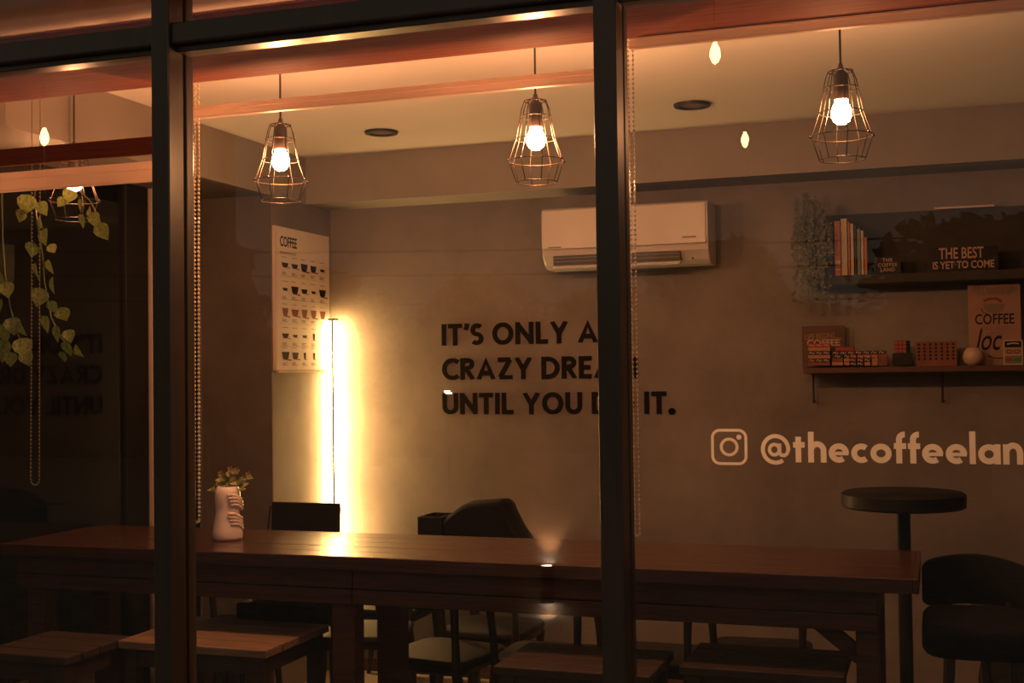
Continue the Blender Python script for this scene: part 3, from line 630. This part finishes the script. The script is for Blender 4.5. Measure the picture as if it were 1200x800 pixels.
# ================================================================== VASE with flowers
vz = ZT+.001; vp = at(267, 632, Z=ZT)
va = empty('vase', (vp.x, vp.y, vz), 'pinkish white ceramic vase with sculpted hands on its side, on the counter', 'vase')
sc_ = (at(283, 620, Y=vp.y).x-at(253, 620, Y=vp.y).x)/30
def V(px): return px*sc_
prof = [(.001, .004), (V(14), 0), (V(15), V(3)), (V(15), V(9)), (V(13.5), V(18)), (V(12), V(27)), (V(12.2), V(34)), (V(13), V(41)), (V(12.4), V(48)), (V(10.6), V(54)), (V(9.6), V(54.2)), (V(10.5), V(50)), (V(11), V(30)), (.001, V(28))]
MB().lathe(prof, n=40).obj('body', 'ceramic', va, smooth='all')
hd = MB()
for j, (z0, dx) in enumerate(((46, 0), (43, .5), (39.5, .5), (36, .2), (27, 0), (23.5, -.2), (20, 0), (16.5, 0))):
    a0_ = -.95+.08*(j % 4); pts = []
    for k_ in range(6):
        a = a0_+k_*.24; R = V(12.8+dx+(1.6 if z0 < 30 else 1.2)); pts.append((R*math.cos(a), R*math.sin(a), V(z0-k_*.8+1.2*math.sin(k_))))
    hd.tube(pts, [V(1.0), V(1.7), V(1.75), V(1.6), V(1.9), V(2.0)], 8)
    hd.ball(pts[0], V(1.4), 8, 6)
hd.obj('hand_relief', 'ceramic', va, smooth='all')
fl = empty('flower_bunch', (vp.x, vp.y, vz+V(40)), 'small leafy bunch of cream flowers in the hand-relief vase', 'flowers')
random.seed(3); leafm = MB()
def leafshape(mb, p, dirv, nrm, L, Wd, fold=.2, n=5):
    dirv = Vector(dirv).normalized(); side = Vector(nrm).cross(dirv).normalized(); nn = dirv.cross(side)
    vs = []; 
    prof = [(0, .0), (.08, .34), (.28, .5), (.55, .42), (.8, .2), (1, 0)]
    for u, w_ in prof:
        c_ = Vector(p)+dirv*L*u+nn*(-.12*L*u*u); vs += [c_-side*Wd*w_+nn*fold*Wd*w_, c_, c_+side*Wd*w_+nn*fold*Wd*w_]
    fs = []
    for i in range(len(prof)-1): fs += [(i*3, i*3+1, i*3+4, i*3+3), (i*3+1, i*3+2, i*3+5, i*3+4)]
    mb.add(vs, fs)
tips = [(-18, 14), (-10, 26), (-4, 22), (3, 31), (9, 30), (14, 22), (24, 26), (20, 16), (6, 20), (-12, 17), (0, 16)]
for i, (dx, dz) in enumerate(tips):
    dy = random.uniform(-.02, .02); tp = Vector((V(dx), dy, V(dz)))
    MB().tube([(0, 0, 0), (V(dx*.3), dy*.5, V(dz*.6)), tp], .0012, 5).obj('stem', 'stem', fl)
    for k_ in range(3):
        mb = MB(); a = random.uniform(0, 6.28); leafshape(mb, tp*(.65+.12*k_), (math.cos(a), math.sin(a)*.6, random.uniform(-.1, .8)), (random.uniform(-.5, .5), -.8, .6), V(8), V(5)); mb.obj('leaf', 'leaf', fl, smooth='all')
    if i in (1, 3, 4, 6, 8):
        for k_ in range(5):
            a = k_*1.257; mb = MB(); leafshape(mb, tp, (math.cos(a), -.5, math.sin(a)), (0, -1, .2), V(4.5), V(3.6)); mb.obj('petal', 'petal', fl, smooth='all')
# ================================================================== IVY VINES in the left pane
lf = MB(); leafshape(lf, (0, 0, 0), (0, 0, -1), (0, -1, 0), 1, .95, .25)
lm = lf.obj('leaf', 'leaf', None, smooth='all'); leafmesh = lm.data; bpy.data.objects.remove(lm)
def vine(path, Y, leaves, label):
    P = [at(x, y, Y=Y+.03*math.sin(i*1.7)) for i, (x, y) in enumerate(path)]
    t = empty('hanging_ivy', P[0], label, 'ivy', 'variegated ivy trails'); o = P[0]
    MB().tube([p-o for p in P], .0028, 6).obj('vine_stem', 'stem', t, smooth=True)
    for x, y, s, ang in leaves:
        q = at(x, y, Y=Y-.02+random.uniform(-.03, .02))-o
        l = bpy.data.objects.new('leaf', leafmesh); C.objects.link(l); l.parent = t; l.location = q; k_ = s*Y/1450*1.0
        l.scale = (k_, k_, k_); l.rotation_euler = (random.uniform(-.25, .5), math.radians(-ang), random.uniform(-.7, .7))
random.seed(11)
vine([(44, 205), (40, 232), (44, 262), (50, 300), (52, 330), (60, 372), (72, 396), (88, 415)], 4.0,
     [(34, 228, 30, -15), (47, 236, 22, 20), (28, 246, 20, -30), (52, 268, 26, 15), (40, 284, 24, -25), (58, 286, 16, 30), (56, 304, 22, 10), (42, 308, 26, -10), (62, 324, 26, 12), (50, 338, 28, -20), (60, 352, 20, 10), (55, 370, 26, -15), (70, 360, 24, 20), (68, 382, 24, -10), (80, 386, 20, 12), (78, 400, 24, -10), (88, 404, 22, 25), (74, 412, 18, -20), (46, 254, 20, 25)], 'long variegated ivy trail hanging through the beaded chain loop')
vine([(2, 225), (3, 280), (6, 320), (12, 360), (20, 390), (30, 410)], 3.95,
     [(0, 318, 24, -10), (6, 330, 24, 10), (2, 350, 26, -20), (14, 372, 26, 10), (6, 380, 30, -15), (22, 378, 22, 20), (8, 398, 34, -12), (24, 396, 30, 14), (28, 412, 22, 20), (12, 412, 22, 0)], 'ivy trail hanging at the extreme left edge')
vine([(70, 205), (84, 220), (96, 226), (106, 236), (116, 256), (120, 268)], 4.05,
     [(84, 222, 22, -20), (76, 232, 16, -40), (96, 234, 20, -30), (98, 252, 22, -35), (110, 248, 24, 8), (116, 262, 26, 25), (104, 244, 16, 40)], 'short bright ivy sprig lit by the leftmost cage lamp')
# ================================================================== WALL SHELVES (right)
def W(px, py, Y=YW): return at(px, py, Y=Y)
SD = .19
# lower shelf
sh = empty('wall_shelf', (0, 0, 0), 'lower dark wooden wall shelf on metal rod brackets holding games and prints', 'shelf', 'wall shelves')
e0 = at(941, 431, Y=YW-SD); zsh = e0.z; ZL = zsh
MB().box((e0.x, YW-SD, zsh-.028), (1.2, YW, zsh)).obj('board', 'shelf_wood', sh, bevel=.003)
for px in (953, 1104):
    q = at(px, 440, Y=YW-.05)
    mb = MB(); mb.tube([(q.x, YW-.05, zsh-.03), (q.x, YW-.05, zsh-.17)], .005, 6); br_ = mb.obj('bracket_rod', 'cage_metal', sh)
    MB().tube([(q.x, YW-.05, zsh-.165), (q.x, YW, zsh-.168)], .004, 6).obj('bracket_arm', 'cage_metal', br_)
    MB().ball((q.x, YW-.05, zsh-.172), .008).obj('bracket_knob', 'black_metal', br_)
# upper shelf: dark back panel and board
us = empty('wall_shelf', (0, 0, 0), 'upper dark wall shelf with slate back panel holding books and signs', 'shelf', 'wall shelves')
u0 = at(964, 253, Y=YW-.02); zu = at(1000, 322, Y=YW-SD).z; u1 = at(946, 327, Y=YW-SD); ZU = zu
MB().box((u0.x, YW-.02, zu), (1.2, YW, u0.z)).obj('back_panel', 'dark_slate', us)
MB().box((u1.x, YW-SD, zu-.045), (1.2, YW, zu)).obj('board', 'dark_slate', us, bevel=.003)
lz = at(1040, 240, Y=YW-.1)
MB().box((at(1095, 240, Y=YW-.05).x, YW-.06, lz.z-.03), (at(1165, 240, Y=YW-.05).x, YW-.001, lz.z-.02)).obj('top_ledge', 'hem_bar', us)
# books
books = [(945, 956, 259, 'grey_book', 'pale grey book, leftmost on the upper shelf, behind the trailing plant'), (957, 967, 262, 'teal_book', 'greenish grey thick book next to the leftmost pale book'),
         (968, 977, 259, 'black_book', 'black book with NEW YORK on its spine'), (978.5, 985.5, 259, 'orange_book', 'orange book beside the black NEW YORK book'), (986.5, 993.5, 256, 'cream', 'tallest cream book on the upper shelf'),
         (994.5, 996.5, 260, 'orange_book', 'very thin orange book right of the tallest cream book'), (997.5, 1001, 262, 'cream', 'slim cream book, second from the teal one'), (1002, 1004, 264, 'black_book', 'thin black book between two cream ones'),
         (1005, 1009, 268, 'teal_book', 'slim teal book near the right end of the row'), (1009.7, 1012.5, 270, 'cream', 'cream book right of the slim teal book'), (1013.3, 1016.5, 278, 'orange_book', 'shortest orange book ending the row on the upper shelf')]
for a, b, ty, m, lb in books:
    YF = YW-.17
    xa = at(a, 322, Y=YF).x; xb = at(b, 322, Y=YF).x; z1 = at((a+b)/2, ty, Y=YF).z
    t = empty('book', ((xa+xb)/2, YF, ZU+.0005), lb, 'book', 'books on the upper shelf'); h = (xb-xa)/2; z1 -= ZU
    MB().box((-h, 0, 0), (h, .14, z1)).obj('cover', m, t, bevel=.001)
    if h > .006: MB().box((-h*.75, .004, .004), (h*.75, .1405, z1+.0008-.004)).obj('pages', 'cream', t)
    if lb.startswith('black book with NEW'): text_mesh('NEW YORK', .04, 'slate_text', t, 'spine_lettering', (-h*.5, -.002, z1*.98), (PI/2, PI/2, 0), width=z1*.62)
    elif a == 945:
        text_mesh('COFFEE', .045, 'print_grey', t, 'spine_lettering', (-h*.4, -.002, z1*.8), (PI/2, PI/2, 0), width=z1*.6) if False else MB().box((-h*.5, -.001, z1*.2), (h*.5, 0, z1*.8)).obj('spine_print', 'print_grey', t)
    elif m == 'orange_book' and a < 980:
        MB().box((-h, -.001, z1*.20), (h, 0, z1*.27)).obj('spine_band', 'cream', t); MB().box((-h, -.001, z1*.1), (h, 0, z1*.12)).obj('spine_band', 'cream', t)
def sign(name, pa, pb, pt, z0, Yf, m, lb, cat, th=.012, tilt=0):
    xa = at(pa, 400, Y=Yf).x; xb = at(pb, 400, Y=Yf).x; zt_ = at((pa+pb)/2, pt, Y=Yf).z
    t = empty(name, ((xa+xb)/2, Yf, z0+.0008), lb, cat); MB().box((-(xb-xa)/2, 0, 0), ((xb-xa)/2, th, zt_-z0)).obj('board', m, t, bevel=.001)
    return t, (xb-xa)/2, zt_-z0
t, h, H_ = sign('name_sign', 1026, 1058, 301, ZU, YW-.15, 'black_paint', 'small black sign reading THE COFFEE LAND on the upper shelf', 'sign')
for i, s in enumerate(('THE', 'COFFEE', 'LAND')): text_mesh(s, .024, 'slate_text', t, 'lettering', (0, -.002, H_*(.72-.28*i)), align='CENTER', bold=.0004, spacing=1.15)
t, h, H_ = sign('quote_sign', 1090, 1172, 289, ZU, YW-.165, 'black_paint', 'black sign reading THE BEST IS YET TO COME on the upper shelf', 'sign')
text_mesh('THE BEST', .075, 'slate_text', t, 'lettering', (-h*.05, -.002, H_*.53), align='CENTER', width=h*1.28, bold=.0012)
text_mesh('IS YET TO COME', .05, 'slate_text', t, 'lettering', (0, -.002, H_*.12), align='CENTER', width=h*1.76, bold=.001)
t, h, H_ = sign('coffee_sign', 940, 990, 382, ZL, YW-.05, 'shelf_wood', 'dark plank sign reading LIFE BEGINS after COFFEE behind the domino blocks', 'sign')
for i in range(4): MB().box((-h, -.0025, H_*i/4+.002), (h, 0, H_*(i+1)/4-.002)).obj('plank', 'shelf_wood', t)
text_mesh('LIFE BEGINS', .04, 'tan_block', t, 'lettering', (-h*.15, -.004, H_*.69), align='CENTER', width=h*1.4, rot=(PI/2, -.06, 0))
text_mesh('after', .018, 'tan_block', t, 'lettering', (h*.72, -.004, H_*.66), align='CENTER')
text_mesh('COFFEE', .045, 'slate_text', t, 'lettering', (0, -.004, H_*.525), align='CENTER', width=h*1.55, bold=.0012)
# word blocks / dominoes, picked apart
def block(pa, pb, ya_, yb_, m, lb, cat='game box', txt=False, Yf=YW-.17, dep=.06, name='game_block', tm='slate_text'):
    pz0 = at((pa+pb)/2, yb_, Y=Yf); pz1 = at((pa+pb)/2, ya_, Y=Yf); xa = at(pa, yb_, Y=Yf).x; xb = at(pb, yb_, Y=Yf).x
    t = empty(name, ((xa+xb)/2, Yf, pz0.z), lb, cat, 'small game blocks stacked on the lower shelf'); h = (xb-xa)/2; H_ = pz1.z-pz0.z-.0012
    MB().box((-h, 0, 0), (h, dep, H_)).obj('block_body', m, t, bevel=.0015)
    if txt:
        nn = max(1, int(round(2*h/.038)))
        for i in range(nn):
            cxx = -h+2*h*(i+.5)/nn; mb = MB()
            ribbon(mb, [(cxx-.011, .0+H_*.25), (cxx-.011, H_*.62), (cxx-.004, H_*.72), (cxx, H_*.6), (cxx, H_*.3), (cxx+.007, H_*.28), (cxx+.011, H_*.7)], .0035, .001, lambda a, b, c: (a, -c, b)); mb.obj('mark', tm, t)
    return t
ys = [428.4, 424.2, 420, 415.6, 411, 406.5, 402.2]
rows = [('brown_board', 0), ('black_book', 1), ('tan_block', 0), ('black_book', 1), ('tan_block', 0), ('red_print', 1)]
nm = ['brown bottom', 'lower black patterned', 'lower tan', 'upper black patterned', 'upper tan', 'red patterned topmost']
for i, (m, tx) in enumerate(rows): block(947, 973, ys[i+1]+.0, ys[i], m, nm[i]+' flat box in the stack under the coffee plank sign', txt=tx)
segs = [(975, 988, 'black_book', 'brown_board', 'tan_block'), (989, 996, 'black_book', 'tan_block', 'red_print'), (997, 1003, 'red_print', 'black_book', 'black_book'), (1005, 1012, 'red_print', 'black_book', 'black_book'), (1013, 1020, 'red_print', 'black_book', 'tan_block'), (1022, 1029, 'red_print', 'tan_block', 'tan_block'), (1030, 1040, 'brown_board', 'brown_board', 'brown_board')]
cn = {'black_book': 'black', 'brown_board': 'brown', 'tan_block': 'tan', 'red_print': 'red'}
od = ['first', 'second', 'third', 'fourth', 'fifth', 'sixth', 'last']
for j, (a, b, m3, m2, m1) in enumerate(segs):
    for k_, (m, y0_, y1_) in enumerate(((m1, 423.8, 428.2), (m2, 419.4, 423.8), (m3, 415, 419.4))):
        block(a, b, y0_, y1_, m, '%s game cube, %s column from the plank sign, %s layer' % (cn[m], od[j], ['bottom', 'middle', 'top'][k_]), cat='game cube', txt=m in ('black_book', 'red_print'), dep=.05)
block(975, 1038, 410.8, 415, 'black_book', 'long black patterned strip lying on top of the game cubes', txt=True); block(979, 1001, 406.6, 410.8, 'red_print', 'red strip lying on the long black strip', txt=False)
bb = block(1046, 1069, 413.4, 428, 'black_paint', 'black box beneath the red and green puzzle cube', cat='box', dep=.10, name='black_box', Yf=YW-.15)
# puzzle cube
Yf = YW-.14; xa = at(1048.5, 410, Y=Yf).x; xb = at(1066, 410, Y=Yf).x; z0 = bb.location.z+ (at(1058, 413.4, Y=YW-.15).z-at(1058, 428, Y=YW-.15).z)
pc = empty('puzzle_cube', ((xa+xb)/2, Yf+(xb-xa)/2, z0+.001), 'small puzzle cube with red front and green side on the black box', 'puzzle cube', rz=-.28); s = (xb-xa)*.84
pcc = MB().box((-s/2, -s/2, 0), (s/2, s/2, s)).obj('cube_core', 'black_paint', pc, bevel=.001)
for i in range(3):
    for k_ in range(3):
        a = -s/2+s*(i+.1)/3; b = a+s*.8/3; c_ = s*(k_+.1)/3; d_ = c_+s*.8/3
        MB().box((a, -s/2-.001, c_), (b, -s/2, d_)).obj('tile', 'red_print', pcc); MB().box((s/2, a, c_), (s/2+.001, b, d_)).obj('tile', 'green_print', pcc)
# connect grid
Yf = YW-.13; xa = at(1073, 410, Y=Yf).x; xb = at(1121, 410, Y=Yf).x; zt_ = at(1097, 400, Y=Yf).z-ZL
gb = empty('peg_grid_game', (xa, Yf, ZL+.0008), 'brown wooden upright grid game with rows of dark holes on the lower shelf', 'game'); Lx = xb-xa
MB().box((0, 0, 0), (Lx, .03, .022)).obj('base', 'brown_board', gb); MB().box((0, .006, .022), (Lx, .024, zt_)).obj('grid_panel', 'brown_board', gb)
for i in range(7):
    for k_ in range(5):
        x = Lx*(.08+.84*i/6); z = .035+(zt_-.05)*k_/4
        MB().lathe([(.001, 0), (.0062, 0), (.0062, .002), (.001, .002)], n=10).obj('hole', 'black_paint', gb, loc=(x, .0055, z)).rotation_euler = (PI/2, 0, 0)
# canvas print
t, h, H_ = sign('quote_print', 1135.5, 1197, 333, ZL, YW-.08, 'sepia_canvas', 'tall sepia print with COFFEE quote and steaming cup drawing leaning on the wall', 'print')
for s_, zz_, sz, wd, al, shr, m in (('All I need today', .90, .05, 1.75, 0, .35, 'print_grey'), ('is a little bit of', .86, .035, 1.3, 0, .2, 'print_grey'), ('COFFEE', .51, .07, 1.5, 0, 0, 'print_black'), ('and a whole', .435, .035, 1.15, 0, 0, 'print_grey'), ('LOT OF', .355, .032, .65, 0, 0, 'print_grey'), ('loc', .19, .15, 1.0, -.3, .35, 'print_black')):
    text_mesh(s_, sz, m, t, 'lettering', (al*h, -.001, H_*zz_), align='CENTER', width=wd*h, shear=shr, bold=.001 if m == 'print_black' else 0)
mb = MB(); mb.prism([(x*h*.42, H_*.70+z*H_*.06) for x, z in [(-1, 1), (-.85, -.2), (-.5, -.9), (.5, -.9), (.85, -.2), (1, 1)]], 0, .001, lambda a, b, c: (a, -c, b)); mb.obj('cup_drawing', 'print_grey', t)
mb = MB(); ribbon(mb, [(x*h, z*H_) for x, z in [(-.4, .79), (-.2, .82), (.1, .82), (.3, .78)]], .012, .001, lambda a, b, c: (a, -c, b)); ribbon(mb, [(x*h, z*H_) for x, z in [(-.5, .70), (-.42, .65), (-.2, .625)]], .007, .001, lambda a, b, c: (a, -c, b)); mb.obj('steam_drawing', 'print_brown', t)
mb = MB(); ribbon(mb, [(x*h, z*H_) for x, z in [(-.3, .12), (0, .085), (.4, .09), (.6, .13)]], .004, .001, lambda a, b, c: (a, -c, b)); mb.obj('swash', 'print_black', t)
# round vase
q = at(1140.5, 417, Y=YW-.13); r_ = (at(1153, 417, Y=YW-.13).x-at(1128, 417, Y=YW-.13).x)/2
gv = empty('round_jar', (q.x, YW-.13, ZL+.0008), 'round ivory ceramic jar in front of the sepia print', 'jar')
MB().lathe([(.001, .002), (r_*.5, 0), (r_*.85, r_*.35), (r_, r_*.85), (r_*.9, r_*1.35), (r_*.62, r_*1.68), (r_*.56, r_*1.72), (r_*.5, r_*1.6), (.001, r_*1.5)], n=32).obj('body', 'ivory_ceramic', gv, smooth='all')
MB().lathe([(r_*.58, r_*1.66), (r_*.6, r_*1.74), (r_*.5, r_*1.76), (.001, r_*1.76)], n=28).obj('lid', 'ivory_ceramic', gv, smooth='all')
t, h, H_ = sign('display_card', 1175.5, 1198.5, 398.5, ZL, YW-.17, 'cream', 'small white-edged card showing glasses and shoes at the shelf right end', 'card', th=.004)
for a, b, m in ((.70, .96, 'black_paint'), (.42, .66, 'tan_block'), (.06, .38, 'teal_book')): MB().box((-h*.86, -.001, H_*a), (h*.86, 0, H_*b)).obj('picture', m, t)
mb = MB(); ribbon(mb, [(-h*.6, H_*.84), (0, H_*.88), (h*.6, H_*.85)], .006, .0016, lambda a, b, c: (a, -c, b)); mb.obj('picture_detail', 'cream', t)
mb = MB(); [ribbon(mb, arc(s_*h*.38, H_*.54, h*.28, H_*.07, 0, 360, 14), .003, .0016, lambda a, b, c: (a, -c, b)) for s_ in (-1, 1)]; mb.obj('glasses_drawing', 'black_paint', t)
MB().box((-h*.75, -.0016, H_*.14), (-h*.1, -.001, H_*.3)).obj('picture_detail', 'red_print', t); MB().box((h*.12, -.0016, H_*.14), (h*.75, -.001, H_*.28)).obj('picture_detail', 'green_print', t)
# trailing plant on the upper shelf
tp = empty('trailing_plant', (at(948, 322, Y=YW-.2).x, YW-.2, ZU), 'pale fuzzy trailing plant spilling over the left end of the upper shelf', 'plant')
random.seed(5); sm = MB(); lv = MB()
for i in range(40):
    x0_ = random.uniform(932, 966); y0_ = random.uniform(224, 262); x1_ = x0_+random.uniform(-9, 5); y1_ = y0_+random.uniform(18, 85) if random.random() < .75 else 355
    A = at(x0_, y0_, Y=YW-.2-random.uniform(0, .06))-tp.location; B = at(x1_, y1_, Y=YW-.2-random.uniform(0, .06))-tp.location; m_ = (A+B)/2+Vector((random.uniform(-.03, .03), 0, 0))
    sm.tube([A, m_, B], .0009, 4)
    for k_ in range(26):
        u = random.random(); p = A.lerp(m_, u*2) if u < .5 else m_.lerp(B, u*2-1); a = random.uniform(0, 6.28)
        leafshape(lv, p, (math.cos(a), random.uniform(-.5, .1), math.sin(a)), (0, -1, 0), .018, .013)
lv.obj('leaves', 'pale_leaf', tp, smooth='all')['kind'] = 'stuff'; sm.obj('stems', 'stem', tp)
# ================================================================== OUTSIDE, behind the camera (seen as reflections in the glass)
def mir(px, py, Yr): # point outdoors whose mirror image in the shop glass is seen at this pixel
    q = at(px, py, Y=2*YG-Yr); return Vector((q.x, Yr, q.z))
for (px, py, Yr, s, lb) in ((838, 63, -1.6, 1.0, 'glowing hanging festoon bulb mirrored in the right pane close under the rail'), (873, 164, -2.6, .8, 'glowing hanging festoon bulb mirrored lower in the right pane'), (52, 161, -1.6, 1.0, 'glowing hanging festoon bulb mirrored in the left pane')):
    q = mir(px, py, Yr); t = empty('festoon_bulb', q, lb, 'bulb', 'outdoor festoon bulbs')
    r_ = .038*s
    MB().lathe([(.001, -r_*1.9), (r_*.6, -r_*1.4), (r_, -r_*.3), (r_*.85, r_*.8), (r_*.45, r_*1.6), (r_*.4, r_*2), (.001, r_*2)], n=16).obj('bulb', 'festoon_glow', t, smooth='all')
    MB().lathe([(.001, r_*3.4), (r_*.5, r_*3.3), (r_*.5, r_*2), (.001, r_*2)], n=14).obj('socket', 'brass', t)
    MB().tube([(0, 0, r_*3.3), (0, 0, 1.0)], .004, 5).obj('cord', 'black_metal', t)
    MB().tube([(0, 0, -r_*2), (.0, 0, -r_*12)], .008, 6).obj('streak_rod', 'white_plastic', t)  # pale rod added to stand in for the light streak below the bulb
# overhead cables
for i, (ya_, yb_, lb) in enumerate(((295, 272, 'uppermost'), (323, 301, 'middle'), (352, 345, 'lowest'))):
    A = mir(100, ya_, -9); B = mir(1300, yb_-3, -9); D = (B-A)
    t = MB().tube([A-D*.3+Vector((0, 0, .05))]+[A+D*(k_/8)+Vector((0, 0, -.10*math.sin(PI*k_/8))) for k_ in range(9)]+[B+D*.3], .014, 5).obj('overhead_cable', 'black_metal', None)
    tag(t, lb+' of three dark overhead cables seen mirrored across the panes', 'cable', 'overhead cables')
# trees
def tree(px, py_top, Yr, wpx, lb, seed):
    random.seed(seed); top = mir(px, py_top, Yr); half = wpx/1450*(2*YG-Yr)/2*1.05
    t = empty('tree', (top.x, Yr, 0), lb, 'tree', 'dark trees across the street'); h = top.z
    MB().tube([(0, 0, -.02), (.05, 0, h*.4), (0, 0, h*.75)], [.16, .12, .05], 8).obj('trunk', 'bark', t, smooth=True)
    mb = MB()
    for i in range(2600):
        a = random.uniform(0, 2*PI); u = random.random()**.5; zc = random.uniform(.25, 1); env = math.sin(PI*min(1, max(0, (1-zc)/.8+.12)))**.5 if zc > .3 else .8
        lump = 1+.28*math.sin(a*3+seed)+.2*math.sin(zc*17+seed*2)
        p = Vector((half*env*u*lump*math.cos(a), half*.7*env*u*math.sin(a), h*zc))
        d_ = (random.uniform(-1, 1), random.uniform(-1, 1), random.uniform(-1, 1)); leafshape(mb, p, d_, (random.uniform(-1, 1), 1, random.uniform(-1, 1)), h*.055, h*.04)
    o = mb.obj('foliage', 'tree_leaf', t, smooth='all'); o['kind'] = 'stuff'
for i, (px, py, Yr, w_, lb) in enumerate(((255, 293, -12, 110, 'dark bushy tree mirrored behind the left window post'), (375, 322, -15.5, 90, 'low dark tree mirrored near the menu board'), (560, 330, -14, 130, 'broad dark tree mirrored above the slogan'), (840, 288, -14.5, 170, 'tall dark tree mirrored right of the air conditioner'),
        (965, 362, -11.5, 100, 'small dark tree mirrored above the coffee plank sign'), (1140, 262, -11, 210, 'large dark tree mirrored over the upper shelf signs'), (700, 345, -15.5, 120, 'rounded dark tree mirrored behind the middle window post'), (440, 350, -14.8, 50, 'distant low tree mirrored between menu board and slogan'))):
    tree(px, py, Yr, w_, lb, 20+i)
hg = mir(0, 392, -17).z
S('wall_sky_block_far', 'neighbour', (-34, -16.6, -.1), (-14.2, -16.2, 8))  # tall wall added to hide the sky mirrored in the left pane
S('wall_garden', 'neighbour', (-16, -17.2, -.1), (14, -17, hg))
lq = mir(525, 460, -9.5)  # made-up glowing box and post giving a glint of unknown source
lp = empty('glint_panel', lq, 'tiny white lit panel mirrored over the first letter of the third slogan line', 'light')
MB().add([(x, y, z) for y in (-.0, -.04) for x, z in ((-.075, .033), (.03, .033), (.075, -.022), (-.03, -.022))], [(0, 1, 2, 3), (7, 6, 5, 4), (0, 4, 5, 1), (1, 5, 6, 2), (2, 6, 7, 3), (3, 7, 4, 0)]).obj('housing', 'black_metal', lp)
MB().add([(x, .004, z) for x, z in ((-.07, .029), (.026, .029), (.07, -.018), (-.026, -.018))], [(0, 1, 2, 3)]).obj('lit_face', 'sconce_glow', lp)
MB().tube([(0, -.02, -.03), (0, -.02, -lq.z-.02)], .02, 8).obj('post', 'black_metal', lp)
# bollard with up-down spotlight
qs = mir(641, 662, -1.75); qb = mir(643, 706, -1.75)
S('wall_pillar', 'soffit_paint', (qs.x-.4, -2.2, -.02), (qs.x+.4, -1.80, 1.1))
sc = empty('updown_sconce', (qs.x, -1.75, (qs.z+qb.z)/2), 'small black up and down spotlight mirrored low in the middle pane', 'wall light'); hh = (qs.z-qb.z)/2
MB().lathe([(.045, -hh), (.045, hh)], n=20).obj('body', 'black_metal', sc, smooth=True)
MB().box((-.02, .0, -.03), (.02, -.055, .03)).obj('wall_arm', 'black_metal', sc)
MB().lathe([(.001, hh-.004), (.040, hh-.004)], n=20).obj('lens', 'sconce_glow', sc)
MB().lathe([(.001, -hh+.004), (.040, -hh+.004)], n=20).obj('lens', 'sconce_glow', sc)
for s in (1, -1):
    l = bpy.data.lights.new('spot', 'SPOT'); l.energy = 60; l.color = (1, .42, .16); l.spot_size = math.radians(80); l.spot_blend = .6; l.shadow_soft_size = .02
    o = bpy.data.objects.new('spot', l); C.objects.link(o); o.parent = sc; o.location = (0, 0, s*(hh+.01)); o.rotation_euler = (0 if s < 0 else PI, 0, 0)
# drop empty 'group' duplicates tidy
for o in bpy.data.objects:
    if 'label' in o and not o['label']: o['label'] = o.name
